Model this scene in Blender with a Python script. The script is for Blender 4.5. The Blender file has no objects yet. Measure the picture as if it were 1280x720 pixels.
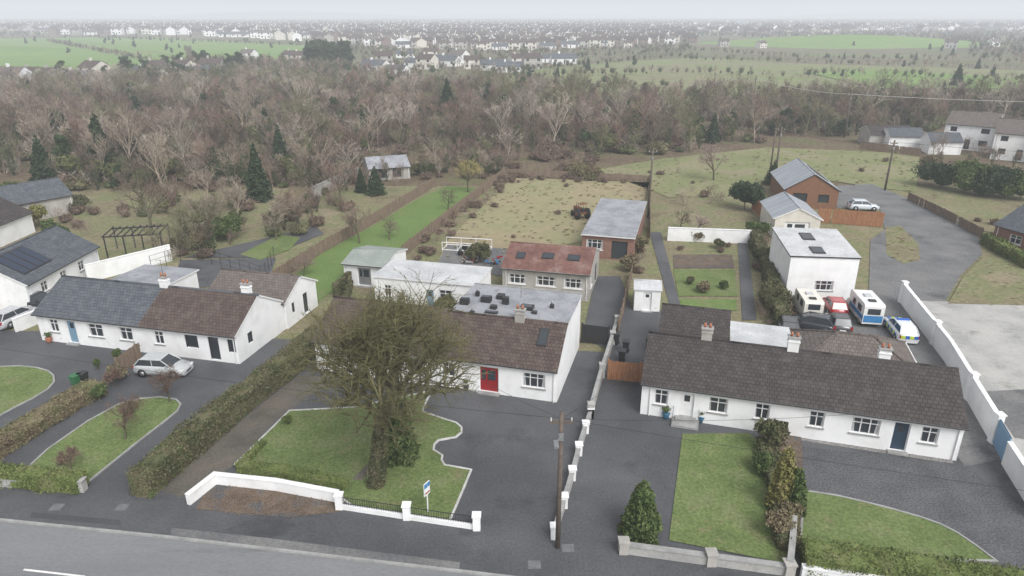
import bpy, math, random
import numpy as np
from mathutils import Vector, Matrix
random.seed(7); rs=np.random.RandomState(11)
F=865.0; H=26.0; PT=math.atan(340/865.0); CP=math.cos(PT); SP=math.sin(PT)
sc=bpy.context.scene
def P(u,v,z=0.0):
    """plan position (metres) of a surveyed point lying at height z"""
    dx=(u-640)/F; dy=(360-v)/F
    dz=-SP+dy*CP; yy=CP+dy*SP
    t=(H-z)/(-dz)
    return Vector((t*dx,t*yy,z))
def XY(u,v,z=0.0):
    p=P(u,v,z); return (p.x,p.y)
# ------------------------------------------------------------------ materials
def new_mat(name):
    m=bpy.data.materials.new(name); m.use_nodes=True
    nt=m.node_tree; b=nt.nodes['Principled BSDF']; b.inputs['Specular IOR Level'].default_value=0.25
    return m,nt,b
def c4(c): return (c[0],c[1],c[2],1)
def nmat(name,cols,scale=1.0,fine=20.0,famt=0.35,rough=0.85,bump=0.0,bscale=None,spec=0.25,metal=0,stretch=None,patch=None,patch2=None):
    m,nt,b=new_mat(name); N=nt.nodes; Lk=nt.links
    b.inputs['Roughness'].default_value=rough; b.inputs['Specular IOR Level'].default_value=spec
    b.inputs['Metallic'].default_value=metal
    tc=N.new('ShaderNodeTexCoord'); co=tc.outputs['Object']
    if stretch:
        mp=N.new('ShaderNodeMapping'); mp.inputs['Scale'].default_value=stretch; Lk.new(co,mp.inputs['Vector']); co=mp.outputs['Vector']
    n1=N.new('ShaderNodeTexNoise'); n1.inputs['Scale'].default_value=scale; n1.inputs['Detail'].default_value=5; n1.inputs['Roughness'].default_value=0.6
    Lk.new(co,n1.inputs['Vector'])
    r=N.new('ShaderNodeValToRGB'); e=r.color_ramp.elements
    k=len(cols); lo,hi=0.34,0.66
    e[0].position=lo; e[0].color=c4(cols[0]); e[1].position=hi; e[1].color=c4(cols[-1])
    for i in range(1,k-1):
        x=e.new(lo+(hi-lo)*i/(k-1)); x.color=c4(cols[i])
    Lk.new(n1.outputs['Fac'],r.inputs['Fac']); col=r.outputs['Color']
    for pp in (patch,patch2):   # (colour, scale, threshold)
        if not pp: continue
        n4=N.new('ShaderNodeTexNoise'); n4.inputs['Scale'].default_value=pp[1]; n4.inputs['Detail'].default_value=8; n4.inputs['Roughness'].default_value=0.72
        Lk.new(co,n4.inputs['Vector']); m4=N.new('ShaderNodeMapRange'); m4.inputs['From Min'].default_value=pp[2]; m4.inputs['From Max'].default_value=pp[2]+.1; Lk.new(n4.outputs['Fac'],m4.inputs['Value'])
        x4=N.new('ShaderNodeMix'); x4.data_type='RGBA'; Lk.new(m4.outputs['Result'],x4.inputs['Factor']); Lk.new(col,x4.inputs['A']); x4.inputs['B'].default_value=c4(pp[0]); col=x4.outputs['Result']
    n2=N.new('ShaderNodeTexNoise'); n2.inputs['Scale'].default_value=fine; n2.inputs['Detail'].default_value=4; n2.inputs['Roughness'].default_value=0.7
    Lk.new(co,n2.inputs['Vector'])
    mr=N.new('ShaderNodeMapRange'); mr.inputs['From Min'].default_value=0.3; mr.inputs['From Max'].default_value=0.7
    mr.inputs['To Min'].default_value=1-famt; mr.inputs['To Max'].default_value=1+famt
    Lk.new(n2.outputs['Fac'],mr.inputs['Value'])
    mx=N.new('ShaderNodeVectorMath'); mx.operation='SCALE'; Lk.new(col,mx.inputs[0]); Lk.new(mr.outputs['Result'],mx.inputs['Scale'])
    Lk.new(mx.outputs['Vector'],b.inputs['Base Color'])
    if bump>0:
        bp=N.new('ShaderNodeBump'); bp.inputs['Strength'].default_value=bump; bp.inputs['Distance'].default_value=0.05
        if bscale:
            n3=N.new('ShaderNodeTexNoise'); n3.inputs['Scale'].default_value=bscale; Lk.new(co,n3.inputs['Vector']); Lk.new(n3.outputs['Fac'],bp.inputs['Height'])
        else: Lk.new(n2.outputs['Fac'],bp.inputs['Height'])
        Lk.new(bp.outputs['Normal'],b.inputs['Normal'])
    return m
def tile_mat(name,c1,c2,cm,bw=0.3,rh=0.3,rough=0.8,moss=(0.16,0.15,0.11)):
    m,nt,b=new_mat(name); N=nt.nodes; Lk=nt.links; b.inputs['Roughness'].default_value=rough
    uv=N.new('ShaderNodeUVMap')
    br=N.new('ShaderNodeTexBrick'); br.inputs['Scale'].default_value=1; br.inputs['Brick Width'].default_value=bw; br.inputs['Row Height'].default_value=rh
    br.inputs['Mortar Size'].default_value=0.022; br.inputs['Mortar Smooth'].default_value=0.6; br.inputs['Color1'].default_value=c4(c1); br.inputs['Color2'].default_value=c4(c2); br.inputs['Mortar'].default_value=c4(cm)
    Lk.new(uv.outputs['UV'],br.inputs['Vector'])
    n=N.new('ShaderNodeTexNoise'); n.inputs['Scale'].default_value=0.9; n.inputs['Detail'].default_value=7; n.inputs['Roughness'].default_value=0.7
    Lk.new(uv.outputs['UV'],n.inputs['Vector'])
    mr=N.new('ShaderNodeMapRange'); mr.inputs['From Min'].default_value=0.5; mr.inputs['From Max'].default_value=0.8; mr.inputs['To Max'].default_value=0.8
    Lk.new(n.outputs['Fac'],mr.inputs['Value'])
    mx=N.new('ShaderNodeMix'); mx.data_type='RGBA'; Lk.new(mr.outputs['Result'],mx.inputs['Factor']); Lk.new(br.outputs['Color'],mx.inputs['A']); mx.inputs['B'].default_value=c4(moss)
    Lk.new(mx.outputs['Result'],b.inputs['Base Color'])
    bp=N.new('ShaderNodeBump'); bp.inputs['Strength'].default_value=0.6; bp.inputs['Distance'].default_value=0.03; bp.invert=True
    Lk.new(br.outputs['Fac'],bp.inputs['Height']); Lk.new(bp.outputs['Normal'],b.inputs['Normal'])
    return m
def plain(name,c,rough=0.5,spec=0.4,metal=0,coat=0):
    m=nmat(name,[tuple(x*0.93 for x in c),tuple(min(1,x*1.05) for x in c)],scale=3,fine=30,famt=0.05,rough=rough,spec=spec,metal=metal)
    if coat: m.node_tree.nodes['Principled BSDF'].inputs['Coat Weight'].default_value=coat
    return m
M={}
M['white']=nmat('white_render',[(.68,.68,.67),(.75,.755,.76),(.79,.79,.79)],scale=.7,fine=9,famt=.03,rough=.85,patch=((.58,.58,.56),.8,.62))
M['cream']=nmat('cream_render',[(.52,.49,.44),(.64,.61,.55)],scale=.7,fine=9,famt=.06)
M['greyr']=nmat('grey_render',[(.30,.29,.27),(.42,.40,.37)],scale=.8,fine=9,famt=.12)
M['brick']=nmat('red_brick',[(.19,.105,.08),(.26,.15,.12)],scale=2,fine=14,famt=.25)
M['tbrick']=nmat('brown_brick',[(.17,.12,.10),(.22,.16,.135)],scale=2,fine=14,famt=.2)
M['timber']=nmat('timber_cladding',[(.16,.08,.05),(.22,.12,.07)],scale=1.5,fine=8,famt=.25,stretch=(1,1,8))
M['fence']=nmat('fence_timber',[(.15,.11,.08),(.23,.175,.13)],scale=2,fine=6,famt=.35,stretch=(3,3,.5))
M['fenceo']=nmat('orange_fence_timber',[(.23,.10,.05),(.32,.16,.08)],scale=2,fine=6,famt=.2,stretch=(3,3,.5))
M['rbrown']=tile_mat('brown_roof_tiles',(.072,.053,.048),(.108,.080,.070),(.026,.02,.018),moss=(.155,.132,.115))
M['rdark']=tile_mat('dark_roof_tiles',(.050,.043,.043),(.072,.062,.060),(.02,.017,.016),moss=(.105,.093,.088))
M['rslate']=tile_mat('slate_roof_tiles',(.075,.085,.10),(.11,.12,.135),(.03,.035,.04),moss=(.15,.16,.17))
M['rgrey']=tile_mat('grey_brown_roof_tiles',(.12,.10,.09),(.16,.14,.125),(.055,.045,.045),moss=(.19,.17,.15))
M['flat']=nmat('roofing_felt',[(.20,.21,.225),(.27,.28,.30),(.33,.34,.36)],scale=.5,fine=4,famt=.12,rough=.7,patch=((.16,.165,.17),.5,.58))
M['flatw']=nmat('pale_flat_roof',[(.40,.41,.42),(.54,.55,.56)],scale=.5,fine=4,famt=.1,rough=.7,patch=((.30,.31,.31),.6,.6))
M['redm']=nmat('faded_red_metal_roof',[(.12,.06,.05),(.165,.085,.07),(.20,.135,.115)],scale=.6,fine=3,famt=.25,rough=.7)
M['metal']=nmat('grey_metal_roof',[(.24,.26,.29),(.36,.38,.41)],scale=.5,fine=4,famt=.1,rough=.45,stretch=(4,.4,1))
M['shedr']=nmat('green_grey_roof',[(.22,.25,.23),(.29,.31,.29)],scale=.5,fine=4,famt=.1,rough=.6)
M['glass']=plain('window_glass',(.035,.042,.05),rough=.08,spec=.8)
M['frame']=plain('white_upvc',(.72,.72,.72),rough=.4)
M['curtain']=plain('net_curtain',(.38,.38,.39),rough=.6)
M['dark']=plain('dark_trim',(.03,.03,.032),rough=.5)
M['rubber']=plain('tyre_rubber',(.018,.018,.018),rough=.8)
M['hub']=plain('alloy_wheel',(.35,.35,.36),rough=.35,metal=.7)
M['solar']=plain('solar_glass',(.02,.03,.055),rough=.15,spec=.7)
M['reddoor']=plain('red_door_paint',(.26,.015,.02),rough=.35)
M['bluedoor']=plain('blue_door_paint',(.16,.27,.36),rough=.35)
M['navydoor']=plain('navy_door_paint',(.03,.05,.08),rough=.35)
M['blue']=plain('blue_gate_paint',(.16,.28,.42),rough=.5)
M['steel']=plain('galvanised_steel',(.32,.33,.34),rough=.4,metal=.6)
M['cover']=nmat('cast_iron_cover',[(.12,.125,.13),(.17,.175,.18)],scale=3,fine=20,famt=.2,rough=.6)
M['asph']=nmat('asphalt_drive',[(.062,.064,.070),(.080,.082,.088),(.10,.102,.107)],scale=.16,fine=7,famt=.28,rough=.6,bump=.25,bscale=60,spec=.35,patch=((.048,.050,.055),.12,.54),patch2=((.11,.105,.10),.35,.61))
M['asphn']=nmat('asphalt_patch',[(.058,.06,.065),(.07,.072,.077)],scale=.5,fine=9,famt=.25,rough=.6)
M['asphb']=nmat('mossy_asphalt',[(.085,.08,.07),(.115,.105,.09),(.14,.12,.10)],scale=.4,fine=7,famt=.3,rough=.8,patch=((.10,.10,.05),.5,.58))
M['road']=nmat('road_asphalt',[(.165,.17,.178),(.205,.21,.215)],scale=.12,fine=14,famt=.15,rough=.6,bump=.2,bscale=60,stretch=(.3,1.4,1),patch=((.14,.145,.15),.3,.56))
M['gravel']=nmat('grey_gravel',[(.080,.082,.088),(.115,.115,.12)],scale=.5,fine=9,famt=.6,rough=.9,bump=.5,bscale=30)
M['dgravel']=nmat('lane_gravel',[(.11,.112,.115),(.15,.15,.15),(.18,.178,.175)],scale=.25,fine=5,famt=.25,rough=.8,patch=((.085,.087,.09),.15,.57))
M['conc']=nmat('concrete',[(.28,.28,.27),(.36,.355,.34),(.41,.40,.38)],scale=.35,fine=6,famt=.12,rough=.85,patch=((.24,.24,.22),.3,.56))
M['kerb']=nmat('kerb_stone',[(.24,.24,.235),(.34,.34,.33)],scale=1.2,fine=12,famt=.15)
M['wkerb']=nmat('white_kerb',[(.36,.36,.34),(.58,.58,.56)],scale=1.2,fine=12,famt=.2)
M['cobble']=nmat('cobble_paving',[(.16,.155,.15),(.24,.23,.22)],scale=1,fine=7,famt=.5,bump=.4)
M['line']=nmat('road_paint',[(.6,.6,.58),(.75,.75,.73)],scale=2,fine=12,famt=.2)
M['lawn']=nmat('lawn_grass',[(.11,.148,.056),(.135,.178,.066),(.165,.192,.09)],scale=.45,fine=6,famt=.38,rough=.95,bump=.6,bscale=25,spec=.1,patch=((.18,.175,.09),.7,.56),patch2=((.09,.13,.042),.25,.6))
M['lawn2']=nmat('bright_lawn_grass',[(.115,.175,.058),(.14,.205,.068)],scale=.25,fine=4,famt=.25,rough=.95,bump=.6,bscale=15,spec=.1,patch=((.165,.19,.085),.3,.55))
M['rough']=nmat('rough_grass',[(.15,.135,.08),(.20,.175,.11),(.165,.175,.088),(.235,.20,.135)],scale=.14,fine=2.2,famt=.3,rough=.95,bump=.7,bscale=3,spec=.1)
M['pale']=nmat('pale_tall_grass',[(.235,.195,.125),(.28,.24,.15),(.25,.235,.135),(.31,.27,.175)],scale=.07,fine=.9,famt=.12,rough=.95,bump=.3,bscale=3,spec=.1,patch=((.20,.21,.11),.07,.54),patch2=((.17,.135,.095),.16,.62))
M['paddock']=nmat('paddock_grass',[(.165,.178,.09),(.19,.205,.10),(.235,.215,.135)],scale=.10,fine=1.2,famt=.2,rough=.95,bump=.5,bscale=3,spec=.1,patch=((.24,.205,.14),.12,.53))
M['scrub']=nmat('scrub_ground',[(.11,.08,.055),(.14,.11,.075),(.12,.125,.06)],scale=.08,fine=1.2,famt=.4,rough=.95,spec=.1)
M['soil']=nmat('leaf_litter',[(.10,.08,.06),(.14,.105,.08),(.18,.145,.11)],scale=1.2,fine=9,famt=.5,rough=.95,spec=.1,patch=((.09,.09,.095),.6,.50))
M['leaf']=nmat('fallen_leaf',[(.13,.08,.045),(.20,.13,.08),(.10,.07,.05)],scale=3,fine=20,famt=.4)
M['field']=nmat('field_grass',[(.15,.235,.075),(.17,.255,.085)],scale=.01,fine=.12,famt=.10,rough=.95,spec=.05,patch=((.20,.215,.11),.015,.56))
M['field2']=nmat('pasture_grass',[(.20,.19,.12),(.195,.215,.11),(.17,.215,.09)],scale=.02,fine=.15,famt=.15,rough=.95,spec=.05,patch=((.22,.195,.135),.03,.52))
M['land']=nmat('countryside',[(.12,.11,.075),(.13,.145,.075),(.16,.14,.10),(.14,.18,.08)],scale=.006,fine=.08,famt=.25,rough=.95,spec=.05)
M['bark']=nmat('mossy_bark',[(.075,.064,.045),(.11,.11,.062),(.14,.125,.095)],scale=1.5,fine=14,famt=.35,bump=.5)
M['twig']=nmat('olive_twigs',[(.085,.08,.038),(.135,.125,.062)],scale=.8,fine=5,famt=.3)
WC=[(.155,.12,.095),(.22,.168,.132),(.175,.165,.10),(.285,.235,.185),(.135,.135,.075),(.215,.145,.118),(.33,.285,.235),(.12,.09,.07)]
for i,c in enumerate(WC): M['wb%d'%i]=nmat('woodland_twigs_%d'%i,[tuple(q*.72 for q in c),c,tuple(q*1.2 for q in c)],scale=.12,fine=2,famt=.3)
M['wbark']=M['wb1']
M['redtwig']=nmat('reddish_twigs',[(.13,.085,.065),(.19,.13,.105)],scale=.8,fine=5,famt=.3)
M['pinktwig']=nmat('pinkish_twigs',[(.26,.19,.165),(.32,.25,.22)],scale=.8,fine=5,famt=.3)
M['yeltwig']=nmat('yellow_green_twigs',[(.27,.22,.09),(.34,.30,.13)],scale=.8,fine=5,famt=.3)
M['ever']=nmat('evergreen_foliage',[(.020,.038,.020),(.034,.056,.027),(.055,.08,.038)],scale=1.1,fine=9,famt=.45,rough=.8)
M['gever']=nmat('green_foliage',[(.045,.07,.025),(.078,.112,.036),(.11,.14,.055)],scale=1.1,fine=9,famt=.45,rough=.8)
M['gold']=nmat('golden_foliage',[(.13,.12,.04),(.21,.20,.07),(.17,.15,.07)],scale=1.1,fine=9,famt=.45,rough=.8)
M['hedge']=nmat('hedge_leaves',[(.06,.072,.034),(.095,.102,.048),(.13,.115,.068),(.09,.118,.044)],scale=.8,fine=10,famt=.5,rough=.85)
M['hedgeg']=nmat('green_hedge_leaves',[(.09,.12,.038),(.13,.165,.052),(.16,.17,.072)],scale=.8,fine=10,famt=.45,rough=.85)
M['hedgeb']=nmat('brown_hedge_leaves',[(.14,.105,.07),(.18,.155,.092),(.13,.13,.06)],scale=.8,fine=10,famt=.45,rough=.85)
BR=[(.14,.10,.075),(.19,.14,.10),(.14,.13,.07),(.10,.115,.05)]
for i,c in enumerate(BR): M['br%d'%i]=nmat('bramble_leaves_%d'%i,[tuple(q*.75 for q in c),tuple(q*1.2 for q in c)],scale=.5,fine=4,famt=.4)
IV=[(.045,.07,.028),(.075,.095,.038),(.11,.12,.05)]
for i,c in enumerate(IV): M['iv%d'%i]=nmat('ivy_leaves_%d'%i,[tuple(q*.75 for q in c),tuple(q*1.2 for q in c)],scale=.5,fine=4,famt=.4)
M['wshrub']=M['br0']; M['wever']=M['iv0']
M['pole']=nmat('weathered_pole',[(.09,.07,.06),(.14,.115,.095)],scale=2,fine=12,famt=.3)
M['rust']=nmat('rusty_iron',[(.14,.06,.035),(.2,.09,.05)],scale=3,fine=12,famt=.3)
M['terra']=plain('terracotta',(.35,.14,.08),rough=.7)
M['bluepot']=plain('blue_glaze',(.03,.12,.20),rough=.3)
M['binb']=plain('bin_black',(.03,.03,.03)); M['bing']=plain('bin_green',(.04,.14,.06))
# ------------------------------------------------------------------ mesh builder
class MB:
    def __init__(s): s.v=[];s.f=[];s.m=[];s.mats=[];s.uv={};s.sm=set()
    def mi(s,mat):
        if isinstance(mat,str): mat=M[mat]
        if mat not in s.mats: s.mats.append(mat)
        return s.mats.index(mat)
    def poly(s,pts,mat,uv=None,smooth=False):
        b=len(s.v); s.v+= [tuple(p) for p in pts]; s.f.append(tuple(range(b,b+len(pts)))); s.m.append(s.mi(mat))
        if uv: s.uv[len(s.f)-1]=uv
        if smooth: s.sm.add(len(s.f)-1)
    def faces(s,vs,fs,mat,smooth=False):
        b=len(s.v); s.v+=[tuple(p) for p in vs]; k=s.mi(mat)
        for f in fs:
            s.f.append(tuple(b+i for i in f)); s.m.append(k)
            if smooth: s.sm.add(len(s.f)-1)
    def box(s,x0,x1,y0,y1,z0,z1,mat):
        vs=[(x0,y0,z0),(x1,y0,z0),(x1,y1,z0),(x0,y1,z0),(x0,y0,z1),(x1,y0,z1),(x1,y1,z1),(x0,y1,z1)]
        s.faces(vs,[(0,3,2,1),(4,5,6,7),(0,1,5,4),(1,2,6,5),(2,3,7,6),(3,0,4,7)],mat)
    def tube(s,p0,p1,r0,r1,n,mat,cap=False):
        p0=Vector(p0);p1=Vector(p1);d=(p1-p0)
        if d.length<1e-6:return
        d.normalize(); a=d.orthogonal().normalized(); b=d.cross(a)
        vs=[];
        for p,r in((p0,r0),(p1,r1)):
            for i in range(n):
                t=2*math.pi*i/n; q=p+a*(r*math.cos(t))+b*(r*math.sin(t)); vs.append((q.x,q.y,q.z))
        fs=[(i,(i+1)%n,n+(i+1)%n,n+i) for i in range(n)]
        if cap: fs+= [tuple(range(n-1,-1,-1)),tuple(range(n,2*n))]
        s.faces(vs,fs,mat,smooth=n>5)
    def npfaces(s,vs,k,mat):
        b=len(s.v); s.v+=vs.tolist(); n=len(vs)//k; mi=s.mi(mat)
        s.f+=(np.arange(n*k).reshape(n,k)+b).tolist(); s.m+=[mi]*n
    def leaves(s,c,size,mat,flat=False):
        n=len(c)
        if n==0:return
        a=rs.normal(size=(n,3)); 
        if flat: a[:,2]*=.15
        a/=np.linalg.norm(a,axis=1)[:,None]
        b=rs.normal(size=(n,3))
        if flat: b[:,2]*=.15
        b-= (b*a).sum(1)[:,None]*a; b/=np.linalg.norm(b,axis=1)[:,None]
        sz=size*(.6+.8*rs.rand(n))[:,None]
        vs=np.stack([c-a*sz,c+b*sz*.6,c+a*sz,c-b*sz*.6],1).reshape(-1,3)
        s.npfaces(vs,4,mat)
    def add(s,o,x,y,rot,scl,remap={}):
        v=np.array(o.v); c,q=math.cos(rot),math.sin(rot)
        v=np.column_stack([(v[:,0]*c-v[:,1]*q)*scl+x,(v[:,0]*q+v[:,1]*c)*scl+y,v[:,2]*scl]); b=len(s.v); s.v+=v.tolist()
        mm=[s.mi(remap.get(m.name,m)) for m in o.mats]
        s.f+=[tuple(b+i for i in f) for f in o.f]; s.m+=[mm[k] for k in o.m]
    def mesh(s,name):
        me=bpy.data.meshes.new(name); me.from_pydata(s.v,[],s.f)
        for m in s.mats: me.materials.append(m)
        me.polygons.foreach_set('material_index',s.m)
        if s.uv:
            ul=me.uv_layers.new(name='UVMap')
            for fi,uv in s.uv.items():
                ls=me.polygons[fi].loop_start
                for j,q in enumerate(uv): ul.data[ls+j].uv=q
        if s.sm:
            a=np.zeros(len(s.f),dtype=bool); a[list(s.sm)]=True; me.polygons.foreach_set('use_smooth',a)
        me.update(); return me
    def obj(s,name,parent=None,mw=None):
        o=bpy.data.objects.new(name,s.mesh(name)); sc.collection.objects.link(o)
        if parent: o.parent=parent
        if mw is not None: o.matrix_world=mw
        return o
def empty(name,mw=None):
    e=bpy.data.objects.new(name,None); sc.collection.objects.link(e); e.empty_display_size=.3
    if mw is not None: e.matrix_world=mw
    return e
def frame(a,b,z=0,ang=None,flip=False):
    A=P(*a,z);B=P(*b,z); d=B-A; W=math.hypot(d.x,d.y); th=math.atan2(d.y,d.x) if ang is None else math.radians(ang)
    return (A.x,A.y,th,W)
def fmw(fr): return Matrix.Translation((fr[0],fr[1],0))@Matrix.Rotation(fr[2],4,'Z')
def FX(fr,u,z=1.3):
    k=(u-640)/F; ex=math.cos(fr[2]);ey=math.sin(fr[2])
    return (k*(fr[1]*CP+(H-z)*SP)-fr[0])/(ex-k*ey*CP)
def sheet(name,pts,mat,z,px=True):
    mb=MB(); mb.poly([(*(XY(*p) if px else p),z) for p in pts],mat); return mb.obj(name)
def offs(pts,w,closed=False):
    n=len(pts);L=[];R=[]
    for i in range(n):
        p=Vector(pts[i]); 
        a=Vector(pts[i-1]) if (i>0 or closed) else None; b=Vector(pts[(i+1)%n]) if (i<n-1 or closed) else None
        d1=(p-a).normalized() if a is not None else None; d2=(b-p).normalized() if b is not None else None
        if d1 is None:d1=d2
        if d2 is None:d2=d1
        t=(d1+d2); t=t.normalized() if t.length>1e-4 else d1
        nn=Vector((-t.y,t.x)); c=max(.5,nn.dot(Vector((-d1.y,d1.x)))); 
        L.append(p+nn*(w/2/c));R.append(p-nn*(w/2/c))
    return L,R
def wallline(mb,pts,w,z0,z1,mat,closed=False):
    L,R=offs(pts,w,closed);n=len(pts); rng=range(n if closed else n-1)
    for i in rng:
        j=(i+1)%n
        vs=[(*L[i],z0),(*R[i],z0),(*R[j],z0),(*L[j],z0),(*L[i],z1),(*R[i],z1),(*R[j],z1),(*L[j],z1)]
        fs=[(4,5,6,7),(1,2,6,5),(3,0,4,7)]
        if not closed and i==0: fs.append((0,1,5,4))
        if not closed and i==n-2: fs.append((2,3,7,6))
        mb.faces(vs,fs,mat)
def along(pts,step):
    out=[];acc=0
    for i in range(len(pts)-1):
        a=Vector(pts[i]);b=Vector(pts[i+1]);L=(b-a).length;d=(b-a)/L;t=acc
        while t<L: out.append((a+d*t,math.atan2(d.y,d.x)));t+=step
        acc=t-L
    return out
def wall(name,px,w,h,mat,cap=True,posts=0,pmat=None,z0=-.15):
    pts=[XY(*p) for p in px]; mb=MB(); wallline(mb,pts,w,z0,h,mat)
    if cap: wallline(mb,pts,w+.08,h,h+.07,'kerb' if mat!='white' else 'white')
    o=mb.obj(name)
    if posts:
        mb=MB()
        for p,a in along(pts,posts)+[(Vector(pts[-1]),0)]:
            mb2=w/2+.1; mb.box(p.x-mb2,p.x+mb2,p.y-mb2,p.y+mb2,z0,h+.22,pmat or mat)
            mb.box(p.x-mb2-.05,p.x+mb2+.05,p.y-mb2-.05,p.y+mb2+.05,h+.22,h+.3,pmat or mat)
        mb.obj('pillars',parent=o)
    return o
def fence(name,px,h,mat='fence',gap=True,step=2.4):
    pts=[XY(*p) for p in px]; mb=MB()
    for (p,a) in along(pts,.16):
        if random.random()<.02: continue
        c,s=math.cos(a),math.sin(a); hh=h*(1+random.uniform(-.03,.02)); l=.072
        q=[(p.x-c*l+s*.012,p.y-s*l-c*.012),(p.x+c*l+s*.012,p.y+s*l-c*.012),(p.x+c*l-s*.012,p.y+s*l+c*.012),(p.x-c*l-s*.012,p.y-s*l+c*.012)]
        mb.faces([(*k,0) for k in q]+[(*k,hh) for k in q],[(4,5,6,7),(0,1,5,4),(1,2,6,5),(2,3,7,6),(3,0,4,7)],mat)
    o=mb.obj(name); mb=MB()
    for (p,a) in along(pts,step): mb.box(p.x-.07,p.x+.07,p.y+.02,p.y+.14,0,h+.08,mat)
    wallline(mb,[(x,y+.05) for x,y in pts],.05,h*.25,h*.25+.1,mat); wallline(mb,[(x,y+.05) for x,y in pts],.05,h*.75,h*.75+.1,mat)
    mb.obj('posts_and_rails',parent=o); return o
# ------------------------------------------------------------------ buildings
def opening_wall(parts,T,W,Ht,ops,wm):
    wl,gl,frm,dr=parts
    xs=sorted(set([0,W]+[o[0] for o in ops]+[o[1] for o in ops])); zs=sorted(set([-.2,Ht]+[o[2] for o in ops]+[o[3] for o in ops]))
    for i in range(len(xs)-1):
        for j in range(len(zs)-1):
            cx=(xs[i]+xs[i+1])/2;cz=(zs[j]+zs[j+1])/2
            if any(o[0]<cx<o[1] and o[2]<cz<o[3] for o in ops): continue
            wl.poly([T(xs[i],0,zs[j]),T(xs[i+1],0,zs[j]),T(xs[i+1],0,zs[j+1]),T(xs[i],0,zs[j+1])],wm)
    def bx(mb,x0,x1,d0,d1,z0,z1,mat):
        vs=[T(x0,d0,z0),T(x1,d0,z0),T(x1,d1,z0),T(x0,d1,z0),T(x0,d0,z1),T(x1,d0,z1),T(x1,d1,z1),T(x0,d1,z1)]
        mb.faces(vs,[(0,3,2,1),(4,5,6,7),(0,1,5,4),(1,2,6,5),(2,3,7,6),(3,0,4,7)],mat)
    for o in ops:
        x0,x1,z0,z1,k=o[:5]; dd=.14
        for q in ([(x0,z0),(x0,z1)],[(x0,z1),(x1,z1)],[(x1,z1),(x1,z0)],[(x1,z0),(x0,z0)]):
            (a,b),(c,d)=q; wl.poly([T(a,0,b),T(c,0,d),T(c,dd+.05,d),T(a,dd+.05,b)],wm)
        fm='frame'; t=.065
        if k=='win':
            gl.poly([T(x0,dd,z0),T(x1,dd,z0),T(x1,dd,z1),T(x0,dd,z1)],'glass')
            cw=(x1-x0)*.16
            gl.poly([T(x0,dd-.01,z0),T(x0+cw,dd-.01,z0),T(x0+cw*.6,dd-.01,z1),T(x0,dd-.01,z1)],'curtain')
            gl.poly([T(x1-cw,dd-.01,z0),T(x1,dd-.01,z0),T(x1,dd-.01,z1),T(x1-cw*.6,dd-.01,z1)],'curtain')
            n=2 if x1-x0<1.6 else 3
            for i in range(n+1):
                xx=x0+(x1-x0-t)*i/n; bx(frm,xx,xx+t,dd-.07,dd-.015,z0,z1,fm)
            bx(frm,x0+t,x1-t,dd-.067,dd-.018,z0,z0+t,fm);bx(frm,x0+t,x1-t,dd-.067,dd-.018,z1-t,z1,fm)
            bx(frm,x0+t,x1-t,dd-.064,dd-.02,z1-.4,z1-.4+t*.7,fm)
            bx(frm,x0-.08,x1+.08,-.07,.04,z0-.09,z0-.003,'kerb' if wm=='white' else 'frame')
        elif k=='dark':
            gl.poly([T(x0,dd,z0),T(x1,dd,z0),T(x1,dd,z1),T(x0,dd,z1)],'glass')
            bx(frm,x0,x0+t,dd-.07,dd-.015,z0,z1,'dark');bx(frm,x1-t,x1,dd-.07,dd-.015,z0,z1,'dark')
        else:
            dm=k
            dr.poly([T(x0,dd,z0),T(x1,dd,z0),T(x1,dd,z1),T(x0,dd,z1)],dm)
            bx(frm,x0,x0+t,dd-.05,dd-.01,z0,z1,fm);bx(frm,x1-t,x1,dd-.05,dd-.01,z0,z1,fm);bx(frm,x0+t,x1-t,dd-.05,dd-.01,z1-t,z1,fm)
            w=x1-x0
            if w>1.3:
                for q in (.12,.42,.62):
                    gl.poly([T(x0+w*q,dd-.01,z0+.9),T(x0+w*(q+.2),dd-.01,z0+.9),T(x0+w*(q+.2),dd-.01,z1-.3),T(x0+w*q,dd-.01,z1-.3)],'glass')
            elif dm not in('steel',): gl.poly([T(x0+w*.3,dd-.01,z0+1.3),T(x1-w*.3,dd-.01,z0+1.3),T(x1-w*.3,dd-.01,z1-.25),T(x0+w*.3,dd-.01,z1-.25)],'glass')
            bx(frm,x0-.1,x1+.1,-.35,0,-.1,z0,'kerb')
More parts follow.
